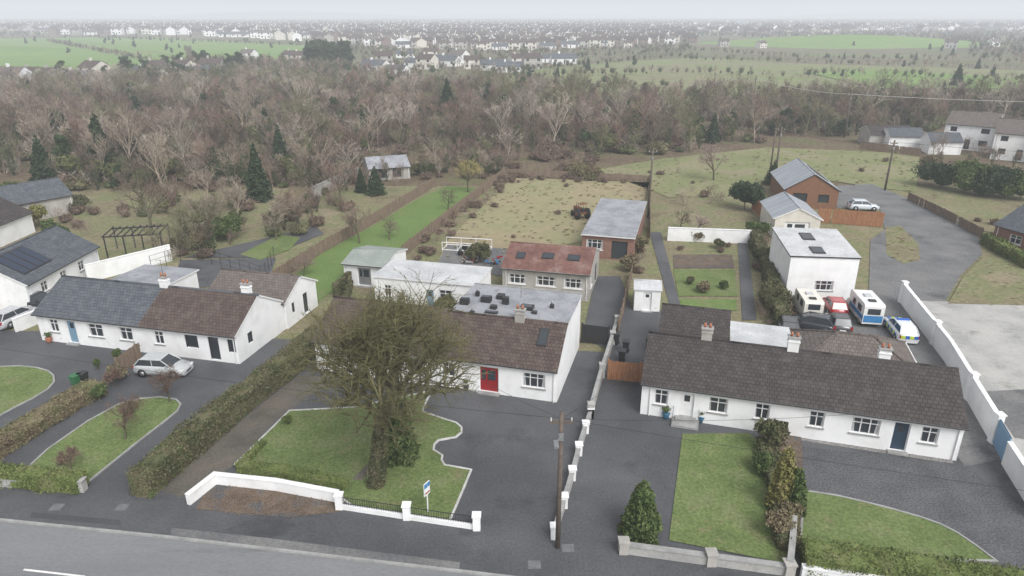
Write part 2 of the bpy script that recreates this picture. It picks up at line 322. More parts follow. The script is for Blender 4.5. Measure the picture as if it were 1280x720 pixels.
def building(name,fr,W,prof,segm,wm='white',front=[],right=[],left=[],chim=[],sky=[],splits=None,ov=.3,gov=.12,gutter=True,trim='frame',hip=False):
    e=empty(name,fmw(fr)); wl,gl,frm,dr=MB(),MB(),MB(),MB(); parts=(wl,gl,frm,dr)
    D=prof[-1][0]; z0=prof[0][1]; zn=prof[-1][1]; zm=min(z0,zn)
    opening_wall(parts,lambda x,d,z:(x,d,z),W,z0,front,wm)
    opening_wall(parts,lambda x,d,z:(W-d,x,z),D,zm,right,wm)
    opening_wall(parts,lambda x,d,z:(d,D-x,z),D,zm,left,wm)
    wl.poly([(0,D,-.2),(W,D,-.2),(W,D,zn),(0,D,zn)],wm)
    up=[(y,z) for y,z in prof]
    if z0>zm: up=[(0,zm)]+up
    if zn>zm: up=up+[(D,zm)]
    if not hip:
        for X in (0,W): wl.poly([(X,y,z) for y,z in up],wm)
    rf=MB(); n=len(prof)-1
    if hip:
        r=prof[1][1]; o=ov; a=D/2
        zo=z0-.15
        c=[(-o,-o,zo),(W+o,-o,zo),(W+o,D+o,zo),(-o,D+o,zo)]; r0=(a,D/2,r);r1=(W-a,D/2,r); sl=math.hypot(D/2,r-z0)
        rf.poly([c[0],c[1],r1,r0],segm[0],uv=[(0,0),(W,0),(W-a,sl),(a,sl)]); rf.poly([c[2],c[3],r0,r1],segm[0],uv=[(0,0),(W,0),(W-a,sl),(a,sl)])
        rf.poly([c[1],c[2],r1],segm[0],uv=[(0,0),(D,0),(D/2,sl)]); rf.poly([c[3],c[0],r0],segm[0],uv=[(0,0),(D,0),(D/2,sl)])
        for q0,q1 in((c[0],r0),(c[3],r0),(c[1],r1),(c[2],r1),(r0,r1)): rf.tube(q0,q1,.1,.1,6,segm[0])
        rf.poly([(x,y,zo-.01) for x,y,z in c],trim)
        for i in range(4): j=(i+1)%4; rf.tube(c[i],c[j],.06,.06,5,trim)
        n=0
    for i in range(n):
        (ya,za),(yb,zb)=prof[i],prof[i+1]; sl=math.hypot(yb-ya,zb-za); dy,dz=(yb-ya)/sl,(zb-za)/sl
        if i==0: ya-=dy*ov; za-=dz*ov
        if i==n-1: yb+=dy*ov; zb+=dz*ov
        sl=math.hypot(yb-ya,zb-za); ny,nz=-dz*.13,dy*.13
        if nz<0: ny,nz=-ny,-nz
        sp=splits if splits else [(-gov,W+gov,segm[i])]
        for (xa,xb,mt) in sp:
            vs=[(xa,ya,za),(xb,ya,za),(xb,yb,zb),(xa,yb,zb)]; tp=[(x,y+ny,z+nz) for x,y,z in vs]
            rf.poly(tp,mt,uv=[(xa,0),(xb,0),(xb,sl),(xa,sl)])
            rf.poly([vs[0],vs[1],tp[1],tp[0]],trim);rf.poly([vs[1],vs[2],tp[2],tp[1]],trim);rf.poly([vs[2],vs[3],tp[3],tp[2]],trim);rf.poly([vs[3],vs[0],tp[0],tp[3]],trim);rf.poly(vs[::-1],trim)
        if i<n-1 and dz>.05:
            rf.tube((-gov,yb,zb+.1),(W+gov,yb,zb+.1),.11,.11,7,segm[i] if not splits else splits[0][2],cap=True)
        if gutter and i==0:
            rf.tube((-gov,ya-.05,za+.05),(W+gov,ya-.05,za+.05),.055,.055,6,'dark'); rf.tube((W*.02+.2,-.06,0),(W*.02+.2,-.06,za),.04,.04,6,trim); rf.tube((W-.25,-.06,0),(W-.25,-.06,za),.04,.04,6,trim)
    rf.obj('roof',parent=e)
    for (x,fy,hh,mt) in chim:
        c=MB(); zz=prof[1][1] if len(prof)>2 else z0; y=prof[1][0]+fy
        c.box(x-.36,x+.36,y-.24,y+.24,zz-.8,zz+hh,mt); c.box(x-.42,x+.42,y-.3,y+.3,zz+hh,zz+hh+.1,'kerb')
        c.box(x-.40,x+.40,y-.28,y+.28,zz+hh-.28,zz+hh-.2,mt)
        for q in(-.18,.18): c.tube((x+q,y,zz+hh+.1),(x+q,y,zz+hh+.4),.1,.085,8,'terra',cap=True)
        if fy==0: c.tube((x,y,zz+hh),(x,y,zz+hh+1.6),.015,.015,4,'dark'); c.tube((x-.5,y,zz+hh+1.5),(x+.5,y,zz+hh+1.5),.012,.012,4,'dark'); 
        c.obj('chimney',parent=e)
    if sky:
        s=MB(); (ya,za),(yb,zb)=prof[0],prof[1]; sl=math.hypot(yb-ya,zb-za); dy,dz=(yb-ya)/sl,(zb-za)/sl
        for (x0,x1,s0,s1,mt) in sky:
            def q(x,t,h): return (x,ya+dy*t*sl-dz*h,za+dz*t*sl+dy*h)
            vs=[q(x0,s0,.1),q(x1,s0,.1),q(x1,s1,.1),q(x0,s1,.1)]+[q(x0,s0,.22),q(x1,s0,.22),q(x1,s1,.22),q(x0,s1,.22)]
            s.faces(vs,[(0,1,5,4),(1,2,6,5),(2,3,7,6),(3,0,4,7),(4,5,6,7)],'dark' if mt!='frame' else 'frame')
            i=.07;j=.03; s.poly([q(x0+i,s0+j,.225),q(x1-i,s0+j,.225),q(x1-i,s1-j,.225),q(x0+i,s1-j,.225)],'solar' if mt=='solar' else 'glass')
        s.obj('skylights',parent=e)
    wl.obj('walls',parent=e)
    for nm,mb in(('window_panes',gl),('frames_and_sills',frm),('door',dr)):
        if mb.f: mb.obj(nm,parent=e)
    return e
def gable(D,e,r): return [(0,e),(D/2,r),(D,e)]
def win(fr,u,w,z0=.95,z1=2.1,k='win'): x=FX(fr,u); return (x-w/2,x+w/2,z0,z1,k)
def door(fr,u,w,k,z1=2.15): x=FX(fr,u,1.1); return (x-w/2,x+w/2,.12,z1,k)
# right semi-detached pair
fr=frame((800,517),(1195,576)); W=fr[3]
RP=building('semi_detached_bungalow',fr,W,gable(7.2,2.55,4.55),['rdark']*2,'white',
  front=[win(fr,826,.95),door(fr,858,.95,'frame'),win(fr,897,1.25),win(fr,952,.95),win(fr,1020,.95),win(fr,1081,1.7),door(fr,1125,.95,'navydoor'),win(fr,1161,1.0)],
  right=[(2,3,1,2.1,'win')],left=[(4,5,1,2.1,'win')],chim=[(FX(fr,877,4.6)+.2,.1,.9,'greyr'),(FX(fr,992,4.6)+.2,.0,1.0,'white'),(FX(fr,1113,4.6)+.3,.3,.8,'white')],gov=.1)
def sub(fr,dx,dy): c,s=math.cos(fr[2]),math.sin(fr[2]); return (fr[0]+dx*c-dy*s,fr[1]+dx*s+dy*c,fr[2],0)
building('rear_extension',sub(fr,.4,8.4),5.2,gable(5,2.4,3.9),['rdark']*2,'white',right=[(1,2,1,2,'win')])
building('flat_roof_extension',sub(fr,5.9,7.25),4.3,[(0,2.7),(4.6,2.6)],['flatw'],'white',front=[],right=[],gutter=False,ov=.1)
building('rear_extension',sub(fr,10.8,7.25),8.0,gable(5.6,2.2,3.6),['rgrey']*2,'white',hip=True)
# central house
frc=frame((397,462),(696,503)); Wc=frc[3]
fd=sub(frc,Wc-9.2,0)
e1=building('central_dormer_house',fd,9.2,[(0,2.6),(3.4,4.6),(9.4,4.55)],['rbrown','flat'],'white',
   front=[(.4,1.5,.95,2.1,'win') , door(fd,611,1.5,'reddoor'),win(fd,667,1.7)],
   right=[],chim=[(5.6,-.1,.9,'greyr')],sky=[(7.3,8.0,.45,.85,'x')],gov=.05,ov=.25)
building('central_house_wing',sub(frc,0,0),Wc-9.25,gable(7.6,2.6,4.6),['rbrown']*2,'white',
   front=[(1,2.6,.95,2.1,'win'),(4.2,5.8,.95,2.1,'win'),(7.4,9,.95,2.1,'win')],left=[(3,4,1,2,'win')])
bx=MB(); inv=fmw(fd).inverted()
for (u,v,w,d,h) in((581,380,.7,.5,.5),(608,377,.8,.6,.45),(617,386,.5,.4,.3),(626,373,.6,.6,.35),(632,380,.5,.4,.6),(597,370,.3,.3,.4),(614,392,1.0,.5,.15),(659,386,1.0,.8,.25),(668,392,.4,.35,.2),(690,385,.3,.3,.3),(590,392,.35,.35,.2)):
    q=inv@P(u,v,4.7); x,y=q.x,q.y
    bx.box(x-w/2,x+w/2,y-d/2,y+d/2,4.62,4.7+h,'dark')
    if w>.65: bx.box(x-w/2+.12,x+w/2-.12,y-d/2+.1,y+d/2-.1,4.7+h,4.7+h+.05,'glass')
    elif w<.4: bx.tube((x,y,4.7+h),(x,y,5.0+h),.07,.07,7,'steel',cap=True)
bx.tube((4.6,7.5,4.6),(4.6,7.5,5.8),.04,.04,6,'steel'); bx.tube((4.3,7.5,5.7),(4.9,7.5,5.7),.02,.02,5,'steel')
for (x0,x1,y) in ((-.05,9.25,9.55),(-.05,9.25,3.55)): bx.box(x0,x1,y,y+.08,4.66,4.78,'kerb')
bx.obj('roof_lights_and_vents',parent=e1)
fa=frame((467,346),(592,352),2.9,ang=-14)
building('flat_roof_annex',fa,P(592,352,2.9).x-P(467,346,2.9).x+.6,[(0,2.9),(5,2.85)],['flatw'],'white',front=[(1,1.7,1,2.2,'win'),(5.2,6.0,.1,2.1,'bluedoor'),(6.5,7.8,1,2.2,'win')],gutter=False,ov=.15)
fs=frame((429,329),(475,335),2.3,ang=-14)
building('garden_shed',fs,4.6,gable(5.6,2.3,2.9),['shedr']*2,'white',right=[(2,3,1,1.9,'win')],front=[(1.5,3,.05,2,'steel')])
fq=frame((628,334),(737,343),2.8)
building('red_roof_workshop',fq,fq[3],gable(7.8,2.8,4.1),['redm']*2,'greyr',front=[(.6,2.4,1.2,2.2,'win'),(3.4,5.4,1.2,2.2,'win'),(6.2,8,1.2,2.2,'win')],
  right=[(1,2.2,1,2,'win'),(4.5,6,.05,2.2,'dark')],sky=[(1,1.9,.35,.6,'x'),(3.6,4.8,.42,.65,'x'),(6.2,7.4,.42,.65,'x')])
fo=frame((728,293),(793,298),2.7)
building('grey_roof_outbuilding',fo,fo[3],[(0,2.7),(15,3.1)],['flat'],'brick',front=[(.5,2.4,1,2.2,'win'),(3.4,5.2,.05,2.2,'dark')],right=[(2,4,1,2,'win')],gutter=False)
# left semi-detached pair
frl=frame((53,425),(300,455)); Wl=frl[3]; xs=FX(frl,178)
building('semi_detached_bungalow',frl,Wl,gable(7.0,2.55,4.5),['rslate']*2,'white',
  front=[win(frl,68,.9),door(frl,90,.95,'bluedoor'),win(frl,120,1.5),win(frl,158,1.3),win(frl,199,.9),win(frl,240,1.2,k='dark'),door(frl,268,.95,'dark'),win(frl,290,.7,k='dark')],
  right=[(1.5,2.2,1,2,'dark')],left=[],chim=[(xs+.1,0,.9,'white'),(FX(frl,272,4.5)+.2,.2,.9,'white')],splits=[(-.1,xs,'rslate'),(xs+.003,Wl+.1,'rbrown')])
building('rear_extension',sub(frl,xs+1.2,7.05),Wl-xs-1.0,gable(5.5,2.5,3.9),['rgrey']*2,'white',right=[(1,1.5,1,2,'dark'),(3,3.8,.1,2.1,'dark')],chim=[])
building('rear_extension',sub(frl,.8,7.05),6,[(0,2.7),(5,2.6)],['flat'],'white',gutter=False)
# far-left houses
fl=frame((40,388),(127,336))
building('white_bungalow',fl,fl[3],gable(8,2.6,4.8),['rslate']*2,'white',front=[(2,3,1,2,'win'),(5,6,1,2,'win'),(8,9,1,2,'win')],right=[(3,4.2,1,2,'win')],
   sky=[(1.2,2.2,.2,.88,'solar'),(2.25,3.25,.2,.88,'solar'),(3.3,4.3,.2,.88,'solar'),(4.35,5.35,.2,.88,'solar')])
f=frame((-60,335),(20,300)); building('slate_roof_bungalow',f,14,gable(8,2.6,4.6),['rdark']*2,'white',front=[(3,4,1,2,'win')])
f=frame((-40,292),(45,275)); building('slate_roof_bungalow',f,13,gable(7,2.6,4.4),['rslate']*2,'greyr')
# right rear cluster
building('white_rendered_studio',frame((981,372),(1080,372),0,ang=-6),6.4,[(0,4.3),(7.5,4.9)],['flatw'],'white',front=[(2.6,4.4,.9,1.9,'win')],
   sky=[(2.2,3.4,.55,.8,'x'),(2.2,3.4,.08,.3,'x')],right=[(2,3,1,2,'win')],gutter=False,trim='dark',ov=.1)
def gable_front(name,px,ang,W,L,ev,rg,rm,wm,**k):
    o=P(*px); a=math.radians(ang)
    fr=(o.x,o.y,a+math.pi/2,0)
    return building(name,fr,L,gable(W,ev,rg),[rm]*2,wm,**k)
gable_front('metal_roof_garage',(1022,300),-8,5.4,8.5,2.6,3.9,'metal','cream',left=[(1.2,4.2,.05,2.2,'frame')],trim='frame')
gable_front('timber_lodge',(1045,262),-10,7.2,12,2.7,4.9,'metal','timber',front=[(2,3.2,1,2,'win')],left=[(1,3,.1,2.2,'dark'),(4.5,6,.9,2.1,'dark')],trim='dark',sky=[(3,9,.25,.8,'solar')])
building('white_garden_store',frame((792,388),(830,388),0,ang=-8),2.4,gable(2.6,2.1,2.5),['flatw']*2,'white',front=[(.8,1.6,.05,1.9,'frame')],gutter=False,ov=.1)
# far right
f=frame((1238,306),(1330,335)); building('brick_bungalow',f,14,gable(8,2.6,4.6),['rslate']*2,'brick',front=[(2,3.5,1,2,'win'),(5,6,.1,2.1,'frame')],left=[(2,3,1,2,'win')])
for (u,v,an,w) in((1176,184,-40,9),(1237,198,-35,10),(1290,206,-30,10)):
    o=P(u,v); building('two_storey_house',(o.x,o.y,math.radians(an),0),w,gable(8,5.0,7.2),['rgrey']*2,'white',front=[(1,2.2,1,2.1,'dark'),(4,5,.1,2.1,'dark'),(6.5,8,1,2.1,'dark'),(1,2.2,3.5,4.5,'dark'),(6.5,8,3.5,4.5,'dark')],left=[(3,4,3.4,4.4,'dark')])
for (u,v,an,w,d,wm,rm) in((1160,192,-10,6,5,'white','rslate'),(1085,182,-5,9,6,'greyr','rdark'),(1110,185,-5,7,5,'white','rslate')):
    o=P(u,v); building('outbuilding',(o.x,o.y,math.radians(an),0),w,gable(d,2.5,3.8),[rm]*2,wm)
o=P(462,226); building('derelict_shed',(o.x,o.y,math.radians(20),0),7,gable(6,2.0,3.3),['flat']*2,'greyr',front=[(1,3,.3,1.9,'dark'),(4,5.5,.3,1.9,'dark')])
o=P(402,219); building('small_barn',(o.x,o.y,math.radians(-5),0),4,gable(4,2.0,2.8),['rdark']*2,'greyr',front=[(1,3,.3,1.8,'dark')])
# ------------------------------------------------------------------ ground sheets
G=MB(); G.poly([(-6000,-300,-.16),(6000,-300,-.16),(6000,9000,-.16),(-6000,9000,-.16)],'land'); G.obj('ground')
sheet('scrubland',[(-150,235),(1400,235),(1400,118),(-150,105)],'scrub',-.1)
sheet('garden_ground',[(-250,460),(1500,610),(1400,232),(-150,232)],'rough',-.06)
sheet('front_drive',[(-250,405),(400,425),(760,440),(1000,500),(1262,552),(1500,600),(1500,800),(1300,800),(575,713),(215,671),(0,649),(-200,628)],'asph',0)
RD=[(-200,628),(0,649),(215,671),(575,713),(1300,800)]
sheet('road',RD+[(1500,1200),(-600,1200)],'road',-.1)
mb=MB(); wallline(mb,[XY(*p) for p in RD],.14,-.16,.012,'kerb'); mb.obj('kerb')
mb=MB()
A=Vector(XY(20,709));B=Vector(XY(125,721)); d=(B-A).normalized()
for k in range(-6,8):
    a=A+d*(k*6+.4); b=a+d*3.4; nn=Vector((-d.y,d.x))*.06
    mb.poly([(*(a-nn),-.096),(*(b-nn),-.096),(*(b+nn),-.096),(*(a+nn),-.096)],'line')
mb.obj('road_marking')
sheet('footpath_strip',[(215,660),(330,672),(575,703),(574,711),(330,683),(213,669)],'dgravel',.006)
sheet('asphalt_repair',[(40,640),(150,650),(152,657),(38,647)],'asphn',.005)
sheet('leaf_litter',[(262,606),(300,604),(420,624),(425,640),(360,646),(300,642),(245,636)],'soil',.01)
sheet('side_driveway',[(195,612),(370,470),(420,470),(340,530),(290,583),(240,625)],'asphb',.0045)
sheet('gravel_forecourt',[(985,556),(1100,570),(1210,585),(1300,650),(1500,800),(1330,760),(1245,700),(1195,664),(1150,645),(1080,628),(1005,612)],'gravel',.006)
sheet('gravel_passage',[(1112,438),(1165,425),(1250,575),(1205,584)],'dgravel',.024)
sheet('cobbled_path',[(998,538),(1100,556),(1190,572),(1192,580),(1100,566),(998,550)],'cobble',.012)
sheet('concrete_yard',[(1140,376),(1500,388),(1500,700),(1300,640),(1262,560),(1190,440)],'conc',.045)
sheet('yard_tarmac',[(1228,490),(1400,482),(1400,570),(1268,548)],'dgravel',.06)
sheet('rear_lane',[(1045,232),(1090,230),(1135,248),(1185,266),(1222,290),(1228,318),(1200,345),(1180,380),(1130,378),(1170,432),(1110,445),(985,432),(970,395),(1086,368),(1088,300),(1106,287),(1100,262),(1046,260)],'dgravel',.013)
sheet('verge_grass',[(1107,285),(1125,282),(1148,305),(1150,325),(1130,330),(1108,318)],'rough',.03)
sheet('rear_yard',[(745,345),(775,345),(790,385),(830,388),(830,425),(800,460),(728,420)],'asph',.0045)
sheet('garden_path',[(812,290),(826,290),(850,380),(838,384)],'asph',.0085)
sheet('garden_path',[(922,300),(934,300),(946,400),(928,400)],'asph',.012)
sheet('patio',[(225,325),(345,322),(335,352),(215,362)],'asph',.0)
sheet('garden_path',[(228,322),(395,283),(405,292),(330,322)],'asph',.005)
sheet('lawn_patch',[(300,318),(350,293),(375,297),(362,312),(325,325)],'lawn',.012)
def lawn(name,px,mat='lawn',k='kerb',z=.05,kw=.12,kh=.09):
    sheet(name,px,mat,z)
    if k:
        mb=MB(); wallline(mb,[XY(*p) for p in px],kw,-.05,kh,k,closed=True); mb.obj('lawn_edging')
lawn('lawn',[(-60,470),(0,459),(25,458),(45,460),(60,464),(67,470),(68,478),(60,487),(40,499),(20,509),(0,520),(-60,540)])
lawn('lawn',[(30,590),(60,562),(110,527),(150,505),(175,499),(200,497),(220,500),(226,506),(222,514),(210,524),(170,555),(108,605)])
lawn('lawn',[(293,582),(362,514),(440,510),(540,489),(533,502),(528,515),(545,521),(560,526),(570,529),(577,535),(577,541),(570,547),(548,551),(543,556),(542,563),(553,570),(552,576),(556,582),(573,585),(589,588),(575,622),(562,652),(440,633),(425,622)],k='wkerb')
sheet('garden_path',[(440,600),(452,601),(495,560),(520,535),(508,535),(480,560)],'asphb',.056)
lawn('lawn',[(853,543),(935,542),(960,560),(988,706),(836,676)],k=None)
lawn('lawn',[(1005,614),(1045,620),(1080,628),(1115,637),(1150,647),(1175,656),(1195,666),(1220,683),(1245,702),(1100,700),(1000,680)])
sheet('garden_lawn',[(340,368),(400,318),(470,280),(520,250),(560,232),(603,236),(575,262),(520,305),(500,322),(440,347),(395,378)],'lawn2',.0)
sheet('paddock_grass',[(548,325),(560,300),(640,222),(812,228),(800,265),(735,300),(650,318)],'pale',.0)
sheet('paddock_grass',[(745,212),(830,198),(960,184),(1150,192),(1145,240),(1085,233),(1040,226),(960,226),(905,246),(835,246)],'paddock',.0)
sheet('vegetable_plot',[(842,337),(918,337),(922,370),(848,370)],'lawn',.0)
sheet('vegetable_plot',[(842,318),(915,318),(918,335),(842,335)],'soil',.0)
sheet('vegetable_plot',[(850,374),(920,374),(922,388),(852,388)],'lawn2',.0)
sheet('yard_gravel',[(545,332),(560,305),(640,312),(628,345)],'dgravel',.02)
sheet('verge_grass',[(1135,240),(1290,262),(1290,300),(1225,288),(1180,262)],'rough',.02)
sheet('verge_grass',[(1230,320),(1400,345),(1400,385),(1185,380),(1205,345)],'rough',.07)
sheet('bark_bed',[(940,525),(1000,530),(1005,612),(1000,690),(985,700),(958,560)],'soil',.058)
mb=MB()
for (u,v) in((71,634),(153,634),(668,706),(710,685)):
    x,y=XY(u,v); mb.box(x-.32,x+.32,y-.28,y+.28,-.05,.014,'cover')
mb.obj('drain_cover')
# far fields
def field(px,mat,z=.15,name='field'): sheet(name,px,mat,z)
field([(-150,100),(-150,50),(120,47),(235,62),(240,78),(150,92)],'field')
field([(90,50),(180,46),(400,58),(400,75),(260,76)],'field',.3)
field([(640,90),(760,78),(870,72),(1010,80),(1400,92),(1400,128),(1000,132),(860,131),(720,112)],'field2')
field([(1010,92),(1100,88),(1300,100),(1300,112),(1100,112)],'field',.4)
field([(500,112),(640,96),(720,112),(860,131),(640,128)],'field2',.5)
def hill(name,cx,cy,rx,ry,h,mat,seed=0):
    mb=MB(); n=48;R=14; vs=[];fs=[]
    for j in range(R+1):
        t=j/R
        for i in range(n):
            a=2*math.pi*i/n; k=1+.12*math.sin(3*a+seed)+.07*math.sin(7*a+seed*2)
            vs.append((cx+rx*t*k*math.cos(a),cy+ry*t*k*math.sin(a),-1.5+(h+1.5)*(.5+.5*math.cos(math.pi*t))))
    for j in range(R):
        for i in range(n): fs.append((j*n+i,(j+1)*n+i,(j+1)*n+(i+1)%n,j*n+(i+1)%n))
    mb.faces(vs,fs,mat,smooth=True); mb.obj(name)
hill('hill',330,720,190,110,9,'field',1)
hill('hill',-430,560,160,120,5,'field',2)
for i,(x,y,rx,h) in enumerate(((-1500,4800,1500,55),(200,6000,2200,45),(2600,5200,1500,50),(-3300,5200,1500,60),(3800,5600,1500,60))): hill('hills',x,y,rx,500,h,'land',i)
# ------------------------------------------------------------------ vegetation
def grow(mb,p,d,L,r,lev,maxl,rng,mats,nb,tw,up=.25,sp=.75,lo=.3):
    segs=3 if lev<2 else 2; pts=[p]; rr=[r]
    dd=d.copy()
    for i in range(segs):
        dd=(dd+Vector((rng.uniform(-1,1),rng.uniform(-1,1),rng.uniform(-.6,1)))*.16+Vector((0,0,up*.12))).normalized()
        q=pts[-1]+dd*(L/segs); r2=r*(1-(i+1)/segs*.5)
        mb.tube(pts[-1],q,rr[-1],r2,7 if lev==0 else (5 if lev==1 else 3),mats[0] if lev<2 else mats[1]); pts.append(q);rr.append(r2)
    k=nb[lev]
    for j in range(k):
        t=.35+.65*(j+rng.random())/k if lev>0 else lo+(1-lo)*(j+rng.random()*.8)/k
        x=min(t,.999)*segs; i=int(x); b=pts[i].lerp(pts[i+1],x-i); rb=rr[i]
        ax=dd.orthogonal().normalized(); ax.rotate(Matrix.Rotation(rng.uniform(0,6.283)+j*2.4,3,dd))
        nd=(dd*(1-sp*rng.uniform(.55,1))+ax*sp*rng.uniform(.7,1.1)+Vector((0,0,up*.5))).normalized()
        l2=L*rng.uniform(.5,.8)*(1.1-.35*t)
        if lev+1<maxl: grow(mb,b,nd,l2,max(rb*.55,tw*.8),lev+1,maxl,rng,mats,nb,tw,up,sp)
        else:
            c=nd.orthogonal().normalized()*tw; e=b+nd*l2
            mb.poly([b-c,b+c,e],mats[1])
            m=b+nd*l2*.5
            for s in range(2):
                ax2=Vector((rng.uniform(-1,1),rng.uniform(-1,1),rng.uniform(-.4,1))).normalized(); e2=m+(nd+ax2*.8).normalized()*l2*.5; mb.poly([m-c*.8,m+c*.8,e2],mats[1])
def bare_mb(seed,h=8,mats=('wbark','wbark'),nb=(7,5,5,4),maxl=3,tw=.025,r=.16,trunk=.45,ivy=0,up=.3,sp=.75,lo=.3):
    rng=random.Random(seed); mb=MB()
    grow(mb,Vector((0,0,-.1)),Vector((rng.uniform(-.05,.05),rng.uniform(-.05,.05),1)),h*trunk,r,0,maxl,rng,mats,nb,tw,up,sp,lo)
    if ivy:
        z=rs.rand(ivy)*h*.7; a=rs.rand(ivy)*6.283; rr=(.35+.6*rs.rand(ivy))*np.sin(np.clip(z/(h*.7),.1,1)*2.6)*h*.14
        mb.leaves(np.stack([np.cos(a)*rr,np.sin(a)*rr,z],1),.15,'wever')
    return mb
def bare_mesh(name,seed,**k): return bare_mb(seed,**k).mesh(name)
def conifer_mb(h,R,mat,n=2600,size=.13,pw=.85,core=True):
    mb=MB(); z=h*(1-np.sqrt(rs.rand(n)))**1.0; z=np.clip(z,.05*h,h)
    a=rs.rand(n)*6.283; t=z/h; tier=1+.13*np.sin(t*42+2*np.sin(a*3))+.12*np.sin(a*5+t*9); rr=R*(1-t)**pw*tier*(.7+.34*rs.rand(n))
    mb.leaves(np.stack([np.cos(a)*rr,np.sin(a)*rr,z+.05*h*(rs.rand(n)-.5)],1),size,mat)
    mb.tube((0,0,0),(0,0,h*.3),.12,.08,6,'bark'); mb.tube((0,0,.06*h),(0,0,h*.93),R*.62,.03,9,mat); return mb
def blob(mb,cx,cy,cz,r,n,size,mat,sq=.8,core=True):
    d=rs.normal(size=(n,3)); d/=np.linalg.norm(d,axis=1)[:,None]; d[:,2]=np.where(d[:,2]<-.3,-d[:,2],d[:,2])
    k=1+.18*np.sin(d[:,0]*7+cx)+.15*np.sin(d[:,1]*9+cy)
    rr=r*k*(.72+.33*rs.rand(n)); c=d*rr[:,None]; c[:,2]*=sq; mb.leaves(c+np.array([cx,cy,cz]),size,mat)
    if core:
        vs=[];fs=[]
        for j in range(5):
            ph=math.pi*j/4
            for i in range(8):
                a=2*math.pi*i/8; vs.append((cx+r*.68*math.sin(ph)*math.cos(a),cy+r*.68*math.sin(ph)*math.sin(a),cz+r*.68*sq*math.cos(ph)))
        for j in range(4):
            for i in range(8): fs.append((j*8+i,j*8+(i+1)%8,(j+1)*8+(i+1)%8,(j+1)*8+i))
        mb.faces(vs,fs,mat)
def shrub_mb(R,h,mat,seed=0,n=500,size=.12,lobes=6):
    rng=random.Random(seed); mb=MB()
    for i in range(lobes):
        a=rng.uniform(0,6.28); q=rng.uniform(0,.6)*R; r=R*rng.uniform(.4,.62); blob(mb,q*math.cos(a),q*math.sin(a),max(r*.5,h*rng.uniform(.35,.72)),r,n,size,mat,sq=.85)
    mb.tube((0,0,0),(0,0,h*.5),.08,.06,5,'bark')
    return mb
def place(mb_or_mesh,name,u,v,rot=None,s=1.0,z=0):
    x,y=XY(u,v); me=mb_or_mesh.mesh(name) if isinstance(mb_or_mesh,MB) else mb_or_mesh
    o=bpy.data.objects.new(name,me); sc.collection.objects.link(o); o.location=(x,y,z); o.rotation_euler=(0,0,random.uniform(0,6.28) if rot is None else rot)
    o.scale=(s,s,s) if not isinstance(s,tuple) else s; return o
def scatter(name,pts,meshes):
    col=bpy.data.collections.new(name+'_sources')
    for i,me in enumerate(meshes):
        o=bpy.data.objects.new('%s_variant_%02d'%(name,i),me); col.objects.link(o)
    me=bpy.data.meshes.new(name); me.from_pydata([p[:3] for p in pts],[],[])
    for nm,ty,k in(('rot','FLOAT',3),('scl','FLOAT',4)):
        a=me.attributes.new(nm,ty,'POINT'); a.data.foreach_set('value',[p[k] for p in pts])
    a=me.attributes.new('idx','INT','POINT'); a.data.foreach_set('value',[int(p[5]) if len(p)>5 else random.randrange(len(meshes)) for p in pts])
    o=bpy.data.objects.new(name,me); sc.collection.objects.link(o)
    ng=bpy.data.node_groups.new(name,'GeometryNodeTree'); ng.interface.new_socket('Geometry',in_out='INPUT',socket_type='NodeSocketGeometry'); ng.interface.new_socket('Geometry',in_out='OUTPUT',socket_type='NodeSocketGeometry')
    N=ng.nodes;L=ng.links; gi=N.new('NodeGroupInput');go=N.new('NodeGroupOutput'); ip=N.new('GeometryNodeInstanceOnPoints'); ci=N.new('GeometryNodeCollectionInfo')
    ci.inputs['Collection'].default_value=col; ci.inputs['Separate Children'].default_value=True; ci.inputs['Reset Children'].default_value=True
    def na(n,t):
        x=N.new('GeometryNodeInputNamedAttribute'); x.data_type=t; x.inputs['Name'].default_value=n; return [s for s in x.outputs if s.enabled][0]
    L.new(gi.outputs[0],ip.inputs['Points']); L.new(ci.outputs[0],ip.inputs['Instance']); ip.inputs['Pick Instance'].default_value=True
    L.new(na('idx','INT'),ip.inputs['Instance Index'])
    cx=N.new('ShaderNodeCombineXYZ'); L.new(na('rot','FLOAT'),cx.inputs['Z']); er=N.new('FunctionNodeEulerToRotation'); L.new(cx.outputs[0],er.inputs[0]); L.new(er.outputs[0],ip.inputs['Rotation'])
    L.new(na('scl','FLOAT'),ip.inputs['Scale']); L.new(ip.outputs[0],go.inputs[0])
    md=o.modifiers.new('instances','NODES'); md.node_group=ng; return o
def inpoly(x,y,poly):
    c=False;n=len(poly);j=n-1
    for i in range(n):
        xi,yi=poly[i];xj,yj=poly[j]
        if (yi>y)!=(yj>y) and x<(xj-xi)*(y-yi)/(yj-yi)+xi: c=not c
        j=i
    return c
def fill(px,dens,smin,smax,excl=[]):
    poly=[XY(*p) for p in px]; ex=[[XY(*p) for p in e] for e in excl]
    x0=min(p[0] for p in poly);x1=max(p[0] for p in poly);y0=min(p[1] for p in poly);y1=max(p[1] for p in poly)
    out=[]
    for _ in range(int((x1-x0)*(y1-y0)*dens)):
        x=random.uniform(x0,x1);y=random.uniform(y0,y1)
        if abs(x)>y*.80+15: continue
        if inpoly(x,y,poly) and not any(inpoly(x,y,e) for e in ex): out.append((x,y,0,random.uniform(0,6.28),random.uniform(smin,smax)))
    return out
